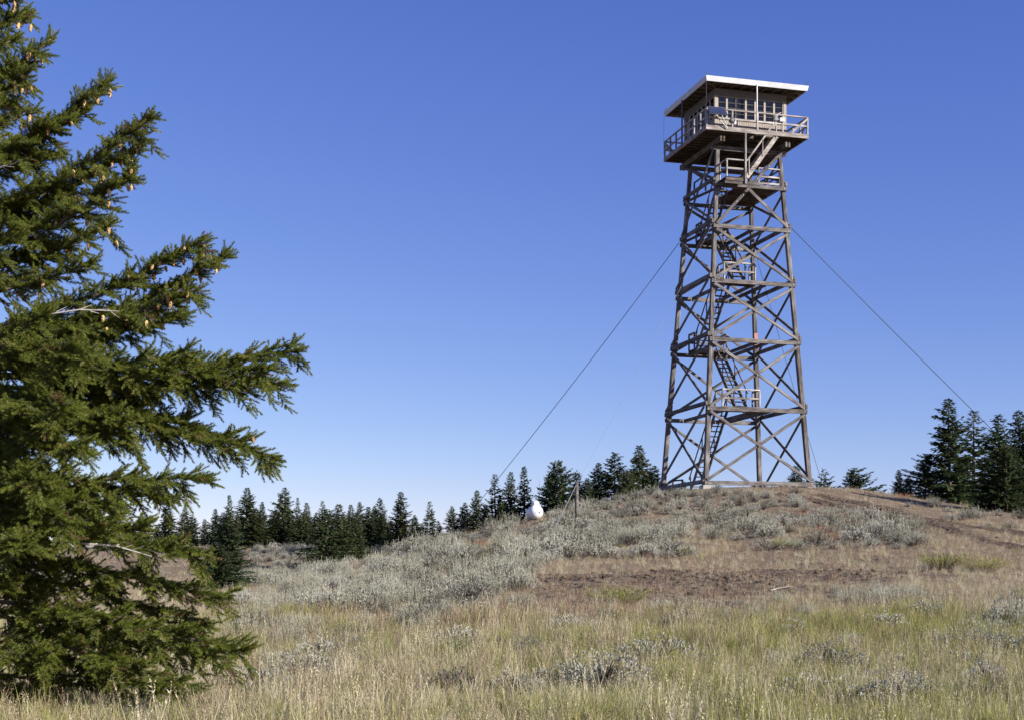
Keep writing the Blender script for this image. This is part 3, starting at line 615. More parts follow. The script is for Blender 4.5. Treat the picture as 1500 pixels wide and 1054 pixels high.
for q in ((336,725,114,'slender',1.0,'slender pointed conifer rising above the tree row next to a very tall dense one',None),(360,714,111,'dense',1.05,'very tall dense conifer in the tree row, next to the slender pointed one',None),
          (414,714,113,'broad',.95,'tallest broad conifer in the tree row behind the sage meadow',None),(436,728,111,'sparse',.75,'thin ragged conifer with gaps in the tree row behind the meadow',None),(472,733,112,'sparse',.95,'greyish thin-crowned conifer behind the two low bushy ones',None),
          (557,729,104,'slender',1.25,'slim pointed conifer at the end of the dense tree row',None),(478,745,78,'bushy',.95,'low wide conifer standing out into the sage meadow',None),(497,738,80,'broad',1.15,'tall wide conifer just behind the low one in the sage meadow',None),(521,757,82,'bushy',.9,'low rounded conifer where the meadow meets the hill slope',None),
          (587,720,92,'dense',1.1,'tall dense conifer standing apart at the foot of the hill slope',None),(630,734,94,'sparse',1.2,'open-branched conifer with clear gaps on the hill slope left of the dark guy wire',None),(662,741,92,'broad',1.0,'small pointed conifer at the lower end of the dark guy wire',None),
          (335,752,52,'broad',1.15,'ragged young conifer with drooping limbs behind the big fir',None),(318,795,49,'bushy',1.25,'low dark bushy conifer half hidden behind the big fir',None)):
    conifer(*q)
GM = 'conifers behind the propane tank'
for q in ((680,736,92,'broad',1,'small conifer in the clump left of the propane tank',GM),(697,718,93,'dense',1.05,'rounded conifer in the clump left of the propane tank',GM),(712,738,90,'bushy',.8,'small conifer in the clump left of the propane tank',GM),(727,693,93,'sparse',1.15,'tall flat-topped conifer with open limbs left of the propane tank',None),(746,691,94,'dense',.75,'tall narrow conifer beside the flat-topped one',None),
          (768,683,92,'slender',1.1,'tall slender conifer right behind the white propane tank',None),(735,735,89,'bushy',.75,'small conifer in the clump left of the propane tank',GM),(779,728,91,'sparse',.9,'little thin conifer between the propane tank and the dead trunk',None),
          (818,674,90,'bushy',.88,'big wide conifer right of the propane tank',None),(805,690,92,'broad',1.1,'conifer merging into the big wide one right of the tank',None),(844,693,93,'dense',1.15,'conifer directly behind the timber anchor post',None),(874,678,92,'dense',1.05,'conifer between the anchor post and the wide fir near the tower',None),(862,700,90,'broad',1.1,'short conifer in the gap right of the anchor post',None),
          (901,663,91,'broad',1.35,'wide well-formed conifer in the clump near the tower',None),(938,652,92,'dense',1.15,'tallest conifer of the clump next to the tower',None),(955,682,90,'broad',1.1,'conifer next to the left foot of the tower',None),(922,690,89,'bushy',.9,'low conifer filling the clump next to the tower',None),(1000,705,102,'dense',1.1,'small conifer top seen between the tower legs',None),
          (1166,682,96,'dense',1.3,'small dark conifer behind the right foot of the tower',None),(1208,686,98,'flat',1.0,'small sparse flat-branched fir right of the tower',None),(1253,685,97,'bushy',1.15,'small rounded fir standing alone on the skyline',None),(1051,708,100,'flat',.8,'tiny conifer top seen behind the near foot of the tower',None)):
    conifer(*q)
conifer(788,704,91,'',.6,'thin bare dead trunk beside the big wide conifer', None, True)
for q in ((1317,688,82,'dense',1.15,'small pointed conifer at the edge of the right-hand fir clump',None),(1331,698,81,'bushy',.8,'tiny bushy conifer beside the small pointed one',None),(1356,665,80,'bushy',1.0,'broad bushy conifer at the foot of the tallest fir',None),(1392,584,79,'broad',1.0,'tallest broad fir on the crest beside the track',None),
          (1426,602,81,'sparse',1.2,'slender open fir next to the tallest one on the crest',None),(1463,607,69,'dense',1.15,'dense dark fir in the clump at the crest, beside the slender one',None),(1492,602,69.5,'dense',1.1,'dark fir behind the dense one in the crest clump',None),(1475,650,67.5,'bushy',.8,'low bushy fir at the base of the crest clump',None),(1408,668,80,'bushy',.8,'low bushy conifer between the two tallest crest firs',None),(1525,615,69,'broad',1.0,'wide fir ending the crest clump',None)):
    conifer(*q)
# ------------------------------------------------------------------ big fir in the foreground
FD = 15.4; FX = (-45 - 750) / F * FD; FG = ground(FX, FD)
fir = bpy.data.objects.new('fir_tree', None); C.objects.link(fir); fir.location = (FX, FD, FG); tag(fir, 'large bright green fir with hanging tan cones and limbs down to the ground', 'tree')
def fz(py): return (HOR - py) / F * FD - FG           # height above the fir's foot
HT = fz(-110)
mb = MB(); mb.tube([(0,0,-.3),(.0,0,.4),(.02,.02,2.5),(.0,0,5.5),(0,0,HT-.3),(0,0,HT)], [.24,.19,.15,.09,.025,.008], 12); link('trunk', mb.mesh('trunk', ['bark'], True), fir)
shoots = []                                             # (position, direction, length)
cone_pts = []
def limb(base, tip, sag, spread, dens=1.0, bare_in=.16, hang=.35, cones=0):
    base, tip = Vector(base), Vector(tip); L = (tip - base).length; ax = tip - base
    nseg = 9; pts = []
    for k in range(nseg + 1):
        t = k / nseg; p = base.lerp(tip, t) + Vector((0, 0, -sag * L * 4 * t * (1 - t) * (1 - .35 * t))); p += Vector((rnd.gauss(0, .012), rnd.gauss(0, .012), rnd.gauss(0, .012))) * L * .5 * (0 < k < nseg); pts.append(p)
    mb = MB(); mb.tube(pts, [max(.006, .007 + .0065 * L * (1 - k / nseg)) for k in range(nseg + 1)], 6)
    def pos(t): f = min(t * nseg, nseg - 1e-4); i = int(f); return pts[i].lerp(pts[i + 1], f - i), (pts[i + 1] - pts[i]).normalized()
    side = 1; t = bare_in; step = .05 / L / dens
    while t < 1.0:
        p, tg = pos(t); side = -side
        l2 = min(spread * .82 * L * (1.02 - t) ** .75 + .10, .62) * rnd.uniform(.5, 1.15)
        if t < .4: l2 *= .4 + 1.5 * t
        sv = tg.cross(Vector((0, 0, 1))).normalized() * side; upv = sv.cross(tg) * side
        d2 = (tg * rnd.uniform(.45, .9) + sv * rnd.uniform(.45, 1.0) + Vector((0, 0, rnd.uniform(-.3, .25)))).normalized()
        if rnd.random() < hang * .62: d2 = (d2 * .7 + Vector((0, 0, -.75)) + tg * .2).normalized(); l2 = max(l2 * .75, rnd.uniform(.14, .32) * min(1, L / 1.6))
        elif rnd.random() < .34: d2 = (tg * .7 + Vector((0, 0, .6)) + sv * .3).normalized(); l2 = max(l2 * .5, rnd.uniform(.12, .26))
        n2 = max(4, int(l2 / .021)); sp2 = [p + d2 * l2 * q - Vector((0, 0, .22 * l2 * q * q)) for q in (0, .5, 1)]
        mb.tube(sp2, [.006, .004, .002], 3, 0, False)
        s2 = 1; 
        for k in range(n2):
            q = (k + rnd.random()) / n2
            if q < .12: continue
            s2 = -s2; pp = p + d2 * l2 * q - Vector((0, 0, .22 * l2 * q * q))
            sv2 = d2.cross(Vector((rnd.gauss(0, .35), rnd.gauss(0, .35), 1))).normalized() * s2
            dd = (d2 * rnd.uniform(.5, 1) + sv2 * rnd.uniform(.4, 1) + Vector((0, 0, rnd.uniform(-.3, .3)))).normalized()
            shoots.append((pp, dd, rnd.uniform(.085, .165) * (1.1 - .3 * q), q > .6))
        shoots.append((sp2[2] - d2 * .02, (d2 + Vector((0, 0, -.1))).normalized(), rnd.uniform(.1, .16), True))
        if cones and t > .5 and rnd.random() < cones: cone_pts.append(p + d2 * l2 * rnd.uniform(.5, 1.0))
        for q in range(2):
            shoots.append((p, (tg * rnd.uniform(.5, 1) + sv * rnd.uniform(-.7, .7) + Vector((0, 0, rnd.uniform(-.2, .7)))).normalized(), rnd.uniform(.09, .15), False))
        t += step * rnd.uniform(.7, 1.35)
    for k in range(5): p, tg = pos(1 - k * .018); shoots.append((p, (tg + Vector((rnd.gauss(0,.3), rnd.gauss(0,.3), rnd.gauss(.1,.25)))).normalized(), rnd.uniform(.1, .17), True))
    link('limb', mb.mesh('limb', ['bark'], True), fir)
def tipv(px, py, d): return Vector(((px - 750) / F * d - FX, d - FD, (HOR - py) / F * d - FG))
# limbs that make the outline: tip (px, py, depth), height of the root, sag, spread
for px, py, d, rpy, sag, spr, dn, hang, cn in (
    (24,-15,15.3,25,.0,.3,1.2,.2,.5),(40,20,15.8,60,.02,.28,1.2,.2,.6),(66,66,15.2,150,.02,.3,1.2,.2,.5),(38,110,14.8,170,.03,.3,1.2,.3,.5),(157,124,15.5,255,.05,.26,1.25,.25,.35),(120,165,15.9,250,.05,.26,1.2,.3,.3),(218,174,15.4,330,.06,.27,1.25,.25,.45),(205,215,15.9,330,.06,.27,1.2,.3,.5),(190,262,14.9,370,.06,.26,1.25,.35,.35),(160,330,15.8,400,.06,.28,1.2,.4,.35),
    (297,352,15.3,490,.06,.2,1.2,.3,.35),(331,377,15.7,520,.07,.2,1.2,.3,.4),(290,425,15.0,500,.06,.24,1.2,.4,.25),(268,462,15.9,520,.05,.24,1.2,.4,.15),(434,514,15.4,545,.04,.17,1.35,.45,.0),(412,562,15.8,560,.02,.17,1.3,.5,.06),(396,540,15.1,552,.02,.16,1.3,.55,0),
    (275,520,14.6,540,.02,.24,1.2,.4,.05),(397,668,15.3,600,-.06,.17,1.2,.45,.05),(352,650,15.6,590,-.07,.18,1.2,.5,.03),(300,700,15.1,690,.02,.2,1.2,.4,.0),(240,728,15.6,700,.0,.22,1.2,.5,.0),(190,640,14.2,600,.0,.28,1.2,.5,.0),
    (300,812,15.0,770,-.02,.22,1.2,.4,.04),(332,874,15.3,810,-.03,.2,1.1,.4,0),(305,915,15.6,830,-.03,.22,1.1,.4,0),(357,955,14.8,880,-.04,.2,1.1,.45,0),(285,1005,14.6,920,-.03,.24,1.1,.5,0),(330,965,15.4,900,-.03,.2,1.1,.45,0),(230,1010,15.3,940,-.02,.24,1.1,.5,0),
    (130,520,13.6,500,.02,.26,1.1,.4,0),(95,600,13.4,575,.0,.26,1.1,.45,0),(185,615,14.1,590,.0,.26,1.1,.45,0),(120,655,13.5,625,.0,.26,1.1,.45,0),(65,705,13.3,670,.0,.28,1.1,.45,0),(165,735,13.8,715,.0,.26,1.1,.45,0),(95,760,13.5,730,.0,.28,1.1,.4,0),(205,775,14.3,745,.0,.26,1.1,.4,0),(40,800,13.2,770,.0,.28,1.1,.4,0)):
    limb((0, 0, fz(rpy)), tipv(px, py, d), sag, spr, dn, .16, hang, cn)
# the rest of the crown, all round the trunk
env_y = [-110, 0, 70, 130, 180, 350, 515, 660, 800, 950, 1040]; env_r = [.1, .75, .85, 1.45, 1.9, 2.6, 3.4, 3.1, 2.8, 3.0, 2.4]
for i in range(80):
    py = -60 + 1080 * ((i + rnd.random()) / 80) ** .92; az = i * 2.39996 + rnd.uniform(-.3, .3); z = fz(py)
    R = np.interp(py, env_y, env_r) * rnd.uniform(.7, .98); cr = math.cos(az)
    R *= .93
    if cr > .55: R *= .55 if not (560 < py < 740) else .33
    elif cr > .1: R *= .68
    if math.sin(az) > .3 and cr < .1: R *= .85
    rise = np.interp(py, [0, 300, 500, 700, 1000], [.55, .4, .12, -.05, -.16]) * R
    zt = max(z + rise, .22); limb((0, 0, z), (cr * R, math.sin(az) * R, zt), rnd.uniform(.0, .06), .25, .85, .2, .4, .12 if py < 500 else 0)
def shoot_mesh(seed, mt='fir'):
    r = random.Random(seed); V = []; Fc = []
    n = 115
    for k in range(n):
        t = (k + r.random() * .8) / n; a = r.uniform(0, 6.283); c, s = math.cos(a), math.sin(a) * .75
        fwd = r.uniform(.35, .75) + .5 * t * t; l = r.uniform(.19, .27) * (1 - .3 * t * t)
        d = Vector((fwd, c, s)).normalized(); p = Vector((t * .95, 0, 0)); wv_ = d.cross(Vector((r.uniform(-1,1), r.uniform(-1,1), r.uniform(-1,1)))).normalized() * .0175
        o = len(V); V.extend((p - wv_, p + wv_, p + d * l)); Fc.append((o, o + 1, o + 2))
    return new_mesh('shoot', [tuple(v) for v in V], np.array(Fc), [mt])
sv = [shoot_mesh(s) for s in range(5)] + [shoot_mesh(s + 5, 'fir_tip') for s in range(3)]
def eul(d, roll): return (d.to_track_quat('X', 'Z').to_matrix() @ Matrix.Rotation(roll, 3, 'X')).to_euler()
scatter('foliage', [tuple(s[0]) for s in shoots], [tuple(eul(s[1], rnd.uniform(-.6, .6))) for s in shoots], [s[2] * 1.25 for s in shoots], [rnd.randint(5, 7) if s[3] and rnd.random() < .55 else rnd.randint(0, 4) for s in shoots], sv, fir)
mb = MB(); prof = [(.002, 0), (.012, -.008), (.018, -.025), (.0165, -.05), (.01, -.072), (.001, -.085)]
mb.lathe(prof, 8)
for k in range(16):
    a = k * 2.4; z = -.01 - k * .0042; rr = .019 if k < 10 else .014; mb.add([(rr*math.cos(a-.5), rr*math.sin(a-.5), z), (rr*math.cos(a+.5), rr*math.sin(a+.5), z), ((rr+.006)*math.cos(a), (rr+.006)*math.sin(a), z-.014)], [(0,1,2)])
cone_me = mb.mesh('cone', ['cone'])
for p in cone_pts: link('cone', cone_me, fir, Matrix.Translation(p - Vector((0,0,.03))) @ Euler((rnd.uniform(-.25,.25), rnd.uniform(-.25,.25), rnd.uniform(0,6))).to_matrix().to_4x4() @ Matrix.Scale(rnd.uniform(.9, 1.25), 4))
# dead bare limbs of the fir
for (a, b2, c2) in (((20,245),(-10,252),15.0),((222,814),(120,795),14.2),((175,456),(60,462),14.7)):
    tp, bs = tipv(*a, c2), tipv(*b2, c2 + .15); mb = MB(); mb.tube([bs, bs.lerp(tp, .5) + Vector((0,0,.04)), tp], [.012,.009,.003], 5)
    for k in range(6): q = bs.lerp(tp, .2 + .13 * k) + Vector((0,0,.03)); mb.tube([q, q + (tp - bs).normalized() * rnd.uniform(.08, .2) + Vector((0, rnd.uniform(-.1,.1), rnd.uniform(-.12,.08)))], [.004,.0015], 3)
    link('dead_limb', mb.mesh('dead_limb', ['deadwood']), fir)

# ------------------------------------------------------------------ sagebrush
def sage_mesh(seed, spikes, R=.6, H=.55, leaves=1100):
    r = random.Random(seed); V = []; Fc = []; mi = []
    def quad(p, d, l, wq, m_):
        ww = d.cross(Vector((r.uniform(-1,1), r.uniform(-1,1), r.uniform(-1,1)))).normalized() * wq; o = len(V)
        V.extend((p - ww * .4, p + ww * .4, p + d * l * .6 + ww, p + d * l, p + d * l * .6 - ww)); Fc.append((o, o+1, o+2, o+3, o+4)); mi.append(m_)
    lob = [r.uniform(.7, 1.25) for _ in range(7)]
    def shell(a, e): k = lob[int(a / 6.2832 * 7) % 7]; return Vector((math.cos(a)*math.cos(e)*R*k, math.sin(a)*math.cos(e)*R*k, math.sin(e)*H*k + .05))
    for k in range(46):
        a, e = r.uniform(0, 6.283), r.uniform(.1, 1.4); q = shell(a, e) * r.uniform(.8, 1.0); b0 = Vector((r.gauss(0,.05), r.gauss(0,.05), -.05)); mdl = b0.lerp(q, .5) + Vector((r.gauss(0,.05), r.gauss(0,.05), .03))
        for p0, p1, r0, r1 in ((b0, mdl, .014, .009), (mdl, q, .009, .004)):
            d = (p1 - p0); y = d.cross(Vector((r.uniform(-1,1), r.uniform(-1,1), .3))).normalized(); z = d.cross(y).normalized()
            for w_ in (y, z): o = len(V); V.extend((p0 - w_*r0, p0 + w_*r0, p1 + w_*r1, p1 - w_*r1)); Fc.append((o,o+1,o+2,o+3)); mi.append(1)
        for j in range(5):
            p0 = mdl.lerp(q, r.random()); p1 = p0 + Vector((r.gauss(0,.09), r.gauss(0,.09), r.uniform(.0,.12))); w_ = Vector((r.uniform(-1,1), r.uniform(-1,1), 0)).normalized() * .004
            o = len(V); V.extend((p0 - w_, p0 + w_, p1)); Fc.append((o,o+1,o+2)); mi.append(1)
    ntuft = leaves // 7
    for k in range(ntuft):
        a, e = r.uniform(0, 6.283), math.asin(r.uniform(.12, 1)); q = shell(a, e) * (1 - abs(r.gauss(0, .13))); out = (q.normalized() * .6 + Vector((0,0,.8))).normalized()
        for j in range(7):
            d = (out + Vector((r.gauss(0,.45), r.gauss(0,.45), r.gauss(0,.35)))).normalized(); quad(q + Vector((r.gauss(0,.02), r.gauss(0,.02), r.gauss(0,.02))), d, r.uniform(.03, .062), r.uniform(.006, .011), 0)
    for k in range(spikes):
        a, e = r.uniform(0, 6.283), math.asin(r.uniform(.25, 1)); q = shell(a, e) * .93; l = r.uniform(.16, .46); d = (Vector((q.x*.15, q.y*.25, 1)) + Vector((r.gauss(0,.08), r.gauss(0,.08), 0))).normalized()
        for ang in (0, 1.57):
            w_ = Vector((math.cos(ang), math.sin(ang), 0)) * .0035; o = len(V); V.extend((q - w_, q + w_, q + d*l + w_*.4, q + d*l - w_*.4)); Fc.append((o,o+1,o+2,o+3)); mi.append(2)
        for j in range(9):
            p = q + d * l * (.3 + .7 * j / 9); dd = (d + Vector((r.gauss(0,.45), r.gauss(0,.45), 0))).normalized(); quad(p, dd, r.uniform(.02,.045), r.uniform(.005,.008), 2)
    return new_mesh('sagebrush', [tuple(v) for v in V], Fc, ['sage', 'twig', 'spike'], mi)
S_low = [sage_mesh(100 + i, 6, .6, .48, 1250) for i in range(4)]
S_mid = [sage_mesh(120 + i, 38, .6, .52, 1050) for i in range(4)]
S_spk = [sage_mesh(140 + i, 95, .5, .46, 700) for i in range(3)]
S_dry = [sage_mesh(160 + i, 3, .5, .4, 330) for i in range(2)]
SV = S_low + S_mid + S_spk + S_dry
plants = []                                             # (x, y, size, variant)
def spread(n, x0, x1, y0, y1, s0, s1, vs, gap=.55):
    k = tr_ = 0
    while k < n and tr_ < n * 8:
        tr_ += 1; px, py = rnd.uniform(x0, x1), rnd.uniform(y0, y1); x, y = at(px, py)
        if y > 112 or near_rut(x, y) < .75: continue
        if bare(np.array(x), np.array(y)) > .45 : continue
        if any((x-q[0])**2 + (y-q[1])**2 < gap*gap for q in plants): continue
        ppx = 750 + F * x / y
        if (abs(ppx - 780) < 28 and 58 < y < 71) or (abs(ppx - 845) < 9 and 55 < y < 61): continue
        if noise2(np.array(x), np.array(y), .75, 77) < -.62 and y > 36: continue
        plants.append((x, y, (s0 + (s1 - s0) * rnd.random() ** 1.3) * rnd.choice((.48, .62, .74, .8, .86)), rnd.choice(vs))); k += 1
lo_, mi_, sp_, dr_ = range(0, 4), range(4, 8), range(8, 11), range(11, 13)
spread(46, 330, 770, 848, 872, .85, 1.3, [*mi_, *sp_], .6); spread(44, 340, 770, 868, 900, .8, 1.2, [*lo_, *mi_, *sp_], .6); spread(16, 340, 560, 895, 945, .65, .95, [*sp_, *sp_, *mi_], .55)
spread(10, 560, 760, 895, 925, .6, .9, [*dr_, *lo_, *sp_])
spread(95, 450, 800, 800, 850, .9, 1.4, [*lo_, *mi_, *mi_, *sp_], .75); spread(70, 800, 1000, 770, 818, .9, 1.4, [*lo_, *mi_], .75)
spread(80, 980, 1345, 752, 805, .9, 1.45, [*lo_, *lo_, *mi_], .75); spread(16, 1230, 1345, 775, 803, 1.0, 1.4, [*lo_, *mi_], .8)
spread(170, 560, 1000, 745, 800, .8, 1.3, [*lo_, *mi_, *dr_], .8); spread(120, 850, 1180, 722, 765, .7, 1.15, [*lo_, *mi_, *dr_], .8)
spread(9, 1380, 1500, 748, 776, .8, 1.2, [*lo_, *mi_], .8); spread(70, 370, 460, 801, 848, .8, 1.2, [*lo_, *mi_], .9); spread(4, 1270, 1500, 735, 752, .6, .9, [*sp_, *mi_], .8)
spread(46, 330, 1500, 915, 1040, .65, 1.1, [*dr_, *dr_, *lo_, *sp_], .5); spread(14, 1220, 1345, 868, 888, .55, .8, [*sp_], .4); spread(18, 780, 1110, 890, 925, .45, .8, [*dr_, *lo_, *sp_], .7)
for px, py, s, v in ((880,1015,1.0,0),(930,1020,.6,11),(850,1010,.6,2),(840,925,.6,1),(1000,905,.65,5),(1140,885,.5,8),(1215,985,.75,2),(1245,1010,.6,11),(1345,1025,.5,1),(1300,925,.7,3),(1355,905,.6,0),(1480,920,.8,9),(1500,905,.8,5),(1180,905,.5,10),(1290,890,.6,9),(1320,890,.6,8),(1400,965,.55,11),(1130,930,.5,12),
                     (440,1000,.75,1),(455,992,.5,6),(365,1022,.9,11),(335,1015,.9,12),(395,1015,.6,12),(510,955,.6,0),(1010,930,.5,11),(1420,930,.6,2),(960,975,.45,12),(1060,1000,.4,1),(720,950,.5,12),(620,930,.55,9),(1440,1010,.5,0),(760,1000,.4,12),(1240,955,.45,8)):
    x, y = at(px, py); plants.append((x, y, s * 1.12, v))
for _ in range(70):                                      # the slopes to both sides, out of the frame
    x, y = rnd.choice([(rnd.uniform(-32, -18), rnd.uniform(35, 80)), (rnd.uniform(26, 42), rnd.uniform(36, 66))]); plants.append((x, y, rnd.uniform(.7, 1.2), rnd.choice([*lo_, *mi_])))
plants.sort(key=lambda q: -q[2] / q[1])
KD = {0: 'silver-grey sagebrush mound', 1: 'sagebrush with few flower stalks', 2: 'sagebrush with tall flower spikes', 3: 'thin half-dead sagebrush'}
marks = [('by the anchor post', 2.85, 60.1), ('below the propane tank', 1.1, 66), ('by the near foot of the tower', 10, 72.5), ('by the left foot of the tower', 8.5, 79), ('by the right foot of the tower', 16.5, 73), ('beside the wheel ruts', *rutA[4]), ('beside the lower wheel rut', *rutB[7]),
         ('around the rust-red plants', *at(1200, 770)), ('above the bare soil below the tower', *at(1020, 800)), ('above the bare soil below the post', *at(860, 815)), ('on the slope below the lone tall conifer', *at(590, 815)), ('out in the meadow by the low conifer', *at(430, 825)), ('on the slope end next to the meadow', *at(480, 845)),
         ('in the pale belt next to the big fir', *at(390, 875)), ('in the middle of the pale belt', *at(560, 870)), ('in the pale belt next to the bare soil', *at(720, 870)), ('in the grass by the green seedling', *at(650, 950)), ('in the grass near the fir limbs', *at(430, 985)), ('in the grass below the bare soil', *at(960, 920)), ('in the tall foreground grass', *at(900, 1010)),
         ('in the grass below the track', *at(1400, 920)), ('in the greenest foreground grass', *at(1250, 1000)), ('at the grass edge below the tower slope', *at(1270, 885))]
for x, y, s, v in plants[:290]:
    kd = 0 if v < 4 else 1 if v < 8 else 2 if v < 11 else 3
    where = min(marks, key=lambda q: (q[1] - x)**2 + (q[2] - y)**2 * .5)[0]; sz = 'small ' if s < .5 else 'large ' if s > .78 else ''
    o = link('sagebrush', SV[v]); o.location = (x, y, ground(x, y) - .03); o.rotation_euler = (rnd.gauss(0,.05), rnd.gauss(0,.05), rnd.uniform(0, 6.28)); k = s * rnd.uniform(.92, 1.08); o.scale = (k * rnd.uniform(.95, 1.25), k * rnd.uniform(.95, 1.25), k * rnd.uniform(.75, 1.05))
    tag(o, sz + KD[kd] + ' ' + where, 'sagebrush', sz + KD[kd] + ' ' + where)
rest = plants[290:]
scatter('sagebrush_cover', [(x, y, ground(x, y) - .03) for x, y, s, v in rest], [(0, 0, rnd.uniform(0, 6.28)) for _ in rest], [s for x, y, s, v in rest], [v for *_, v in rest], SV, None, label='low grey sagebrush covering the far slope of the knoll', category='sagebrush')

# ------------------------------------------------------------------ grass, stems, clods
def tuft(seed, n, h0, h1, spread_, lean, mt, wd=.0032, head=0):
    r = random.Random(seed); V = []; Fc = []
    for k in range(n):
        a = r.uniform(0, 6.283); rr = spread_ * math.sqrt(r.random()); p = Vector((math.cos(a)*rr, math.sin(a)*rr, -.02)); h = r.uniform(h0, h1); a2 = r.uniform(0, 6.283); ln = abs(r.gauss(0, lean)) * h
        d = Vector((math.cos(a2), math.sin(a2), 0)); sd_ = Vector((-d.y, d.x, 0)) if r.random() < .5 else d; w_ = sd_ * wd * r.uniform(.7, 1.3)
        p1 = p + d * ln * .35 + Vector((0,0,h*.55)); p2 = p + d * ln + Vector((0,0,h)); o = len(V)
        V.extend((p - w_, p + w_, p1 + w_*.8, p1 - w_*.8, p2)); Fc.extend(((o,o+1,o+2,o+3),(o+3,o+2,o+4)))
        if head:
            for j in range(head): q = p1.lerp(p2, .55 + .45 * j / head); o = len(V); e = Vector((r.gauss(0,1), r.gauss(0,1), .8)).normalized() * .02; V.extend((q - sd_*.005, q + sd_*.005, q + e)); Fc.append((o,o+1,o+2))
    return new_mesh('grass_tuft', [tuple(v) for v in V], Fc, [mt])
GV = [tuft(i, 24, .10, .34, .07, .42, 'grass_green', .0025) for i in range(4)] + [tuft(10 + i, 22, .06, .34, .08, .5, 'grass_straw', .0025) for i in range(4)] + \
     [tuft(20 + i, 12, .2, .48, .10, .22, 'grass_straw', .0022, 4) for i in range(2)] + [tuft(30 + i, 14, .12, .36, .10, .3, 'grass_pink', .0024, 3) for i in range(3)] + [tuft(40 + i, 20, .04, .13, .10, .9, 'grass_straw', .003) for i in range(2)]
def field(n, d0, d1, half):
    d = np.sqrt(rng.uniform(d0*d0, d1*d1, n)); x = rng.uniform(-1, 1, n) * (half + d * .43); return x, d
xs, ys, ss, vi = [], [], [], []
for n, d0, d1 in ((66000, 9, 33), (56000, 33, 60), (46000, 60, 118)):
    x, y = field(n, d0, d1, 1.5); bz = bare(x, y); rr = near_rut(x, y) if d1 > 33 else np.full(n, 99.)
    n1, n2, n3, n4 = noise2(x, y, .55, 21), noise2(x, y, 1.6, 22), noise2(x, y, .25, 23), noise2(x, y, 5.5, 24)
    fore = np.clip((29.6 + 1.6 * n2 + 1.2 * n1 - y) / 3.5, 0, 1); keep = rng.random(n) < np.clip((.62 + .34 * fore * np.clip(.55 + .45 * n2 + .8 * n4, .05, 1) + .2 * (n2 > .3)) * (1 - .72 * bz), .05, 1) * (rr > .5)
    u = rng.random(n); right = np.clip(x / 12, -.6, 1) * .12
    gprob = np.clip(.5 + .26 * n1 + right, .05, .85) * fore + (1 - fore) * .05
    pprob = np.clip(.24 - .2 * n3 - .1 * n1, .06, .5)
    v = np.where(u < gprob, rng.integers(0, 4, n), np.where(u < gprob + pprob, rng.integers(10, 13, n), np.where(u < gprob + pprob + .16, rng.integers(8, 10, n), rng.integers(4, 8, n))))
    thin = (bz > .35) | ((fore < .3) & (rng.random(n) < .45)); v = np.where(thin, np.where(rng.random(n) < .3, rng.integers(10, 13, n), rng.integers(13, 15, n)), v)
    s = np.clip(rng.gamma(9, .1, n), .4, 1.6) * (1 + .18 * n2 + .15 * n4) * (.66 + .26 * fore)
    xs.append(x[keep]); ys.append(y[keep]); ss.append(s[keep]); vi.append(v[keep])
xs, ys, ss, vi = map(np.concatenate, (xs, ys, ss, vi))
rt = np.c_[rng.normal(0, .12, len(xs)), rng.normal(0, .12, len(xs)), rng.uniform(0, 6.28, len(xs))]
scatter('grass', np.c_[xs, ys, ground_np(xs, ys)], rt, ss, vi, GV, None, label='dry yellow-green and straw-coloured grass on the hillside', category='grass')
def clod(seed):
    r = random.Random(seed); mb = MB(); P = [(r.gauss(0,1), r.gauss(0,1), r.gauss(0,1)) for _ in range(11)]
    import bmesh
    bm = bmesh.new(); bmesh.ops.create_icosphere(bm, subdivisions=1, radius=1)
    for v_ in bm.verts: v_.co *= r.uniform(.6, 1.15); v_.co.z *= .62
    me = bpy.data.meshes.new('clod'); bm.to_mesh(me); bm.free(); me.materials.append(M['rut'] if seed % 2 else M['soil']); return me
CV = [clod(i) for i in range(6)]
cx, cy_, cs = [], [], []
x, y = field(24000, 31, 48, 0); k = rng.random(len(x)) < bare(x, y) * .9; cx.append(x[k]); cy_.append(y[k]); cs.append(rng.gamma(1.4, .017, k.sum()) + .01)
for rt_ in (rutA, rutB):
    P = np.repeat(resample(rt_, .3), 22, 0); P = P + rng.normal(0, .38, P.shape); cx.append(P[:,0]); cy_.append(P[:,1]); cs.append(rng.gamma(1.5, .02, len(P)) + .012)
x, y = field(5000, 10, 32, 0); cx.append(x); cy_.append(y); cs.append(rng.gamma(1.3, .011, len(x)) + .008)
cx, cy_, cs = map(np.concatenate, (cx, cy_, cs)); cs = np.minimum(cs, .11)
scatter('soil_clods', np.c_[cx, cy_, ground_np(cx, cy_) + cs * .15], rng.uniform(0, 6.28, (len(cx), 3)) * [.1, .1, 1], cs, rng.integers(0, 6, len(cx)), CV, None, label='crumbled clods of dark earth along the ruts and bare soil', category='soil')

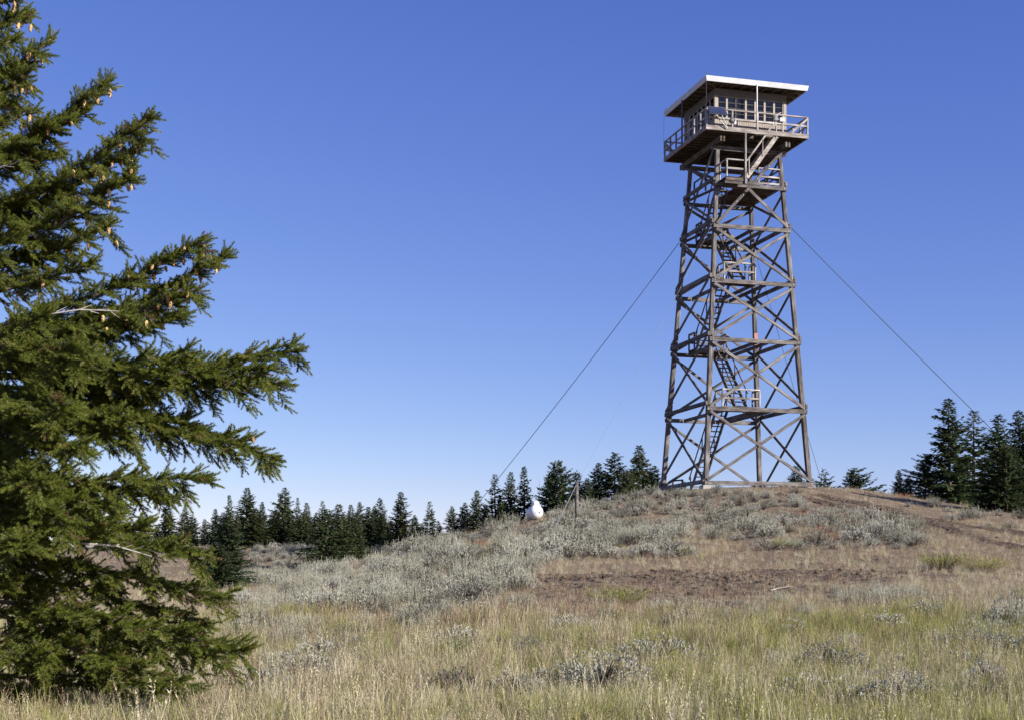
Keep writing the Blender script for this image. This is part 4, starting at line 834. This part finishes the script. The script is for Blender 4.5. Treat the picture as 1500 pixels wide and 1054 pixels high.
# ------------------------------------------------------------------ single small plants and sticks
def small_plant(name, me, px, py, s, label, cat, group=None):
    x, y = at(px, py); o = link(name, me); o.location = (x, y, ground(x, y)); o.rotation_euler = (0, 0, rnd.uniform(0, 6.28)); o.scale = (s, s, s); tag(o, label, cat, group); return o
def bush_of(seed, mt, n, h, rad, leaf=.03, wl=.008):
    r = random.Random(seed); V = []; Fc = []; mi = []
    for k in range(n):
        a = r.uniform(0, 6.283); q = Vector((math.cos(a), math.sin(a), 0)) * rad * math.sqrt(r.random()); tip = Vector((q.x * 1.7, q.y * 1.7, h * r.uniform(.6, 1.05))); w_ = Vector((.003, .001, 0)); o = len(V)
        V.extend((q * .5 - w_, q * .5 + w_, tip + w_ * .3, tip - w_ * .3)); Fc.append((o,o+1,o+2,o+3)); mi.append(1)
        for j in range(9):
            p = (q * .5).lerp(tip, .3 + .7 * j / 9); d = Vector((r.gauss(0,1), r.gauss(0,1), r.uniform(0,1.2))).normalized(); ww = d.cross(Vector((r.uniform(-1,1), r.uniform(-1,1), 1))).normalized() * wl; o = len(V)
            V.extend((p, p + d*leaf*.5 + ww, p + d*leaf, p + d*leaf*.5 - ww)); Fc.append((o,o+1,o+2,o+3)); mi.append(0)
    return new_mesh('bush', [tuple(v) for v in V], Fc, [mt, 'twig'], mi)
gl_ = bush_of(1, 'leaf_green', 13, .5, .16, .055, .014); small_plant('leafy_plant', gl_, 657, 978, 1.0, 'bright green broad-leaved seedling standing in the pale grass', 'plant')
rb = bush_of(2, 'rabbit', 170, .3, .34, .06, .004)
for px, py, s, lb in ((905,888,1.5,'yellow-green tuft of fresh shoots at the edge of the bare soil'),(1152,803,1.1,'yellow-green tuft at the foot of the sage below the tower'),(1380,833,1.5,'yellow-green tuft between the bare soil and the track'),(1440,838,1.5,'yellow-green tuft near the lower wheel rut'),(1000,812,.9,'small yellow-green tuft below the sage slope')): small_plant('rabbitbrush', rb, px, py, s, lb, 'plant')
ru = bush_of(3, 'rust', 70, .3, .35, .028, .008)
for px, py, s in ((1172,757,1.2),(1195,760,1.3),(1222,762,1.2),(1205,782,1.2),(1228,788,1.1),(1326,729,1.0),(1165,768,1.0),(1240,770,1.0),(690,800,1.1),(715,800,1.1),(480,875,.7),(1215,795,.9)): small_plant('buckwheat_plant', ru, px, py, s, 'low dried plant with rust-red seed heads among the sage', 'plant', 'rust-red seed heads')
for px, py, l, az, lb in ((195,1035,1.0,.5,'long bleached stick leaning out from under the fir'),(130,1015,.8,2.2,'bleached forked stick standing under the fir'),(425,1005,.9,.25,'grey dead branch lying beside the half-dead sagebrush'),(215,1000,.6,-.4,'short pale stick on the ground below the fir'),(1130,865,.5,.2,'short bleached stick on the bare soil')):
    x, y = at(px, py); mb = MB(); d = Vector((math.cos(az), .2, math.sin(az) if l != .8 else .9)).normalized(); e = d * l
    mb.tube([(0,0,.01), e*.5 + Vector((0,.03,.02)), e], [.014,.01,.004], 5)
    for k in range(4): q = e * (.35 + .15*k); mb.tube([q, q + Vector((rnd.uniform(-.1,.15), rnd.uniform(-.1,.1), rnd.uniform(.05,.2)))], [.006,.002], 3)
    o = link('dead_branch', mb.mesh('dead_branch', ['deadwood'])); o.location = (x, y, ground(x, y)); tag(o, lb, 'branch')
print('SHOOTS', len(shoots), 'SAGE', len(plants), 'GRASS', len(xs), 'CLODS', len(cx), 'CONES', len(cone_pts))
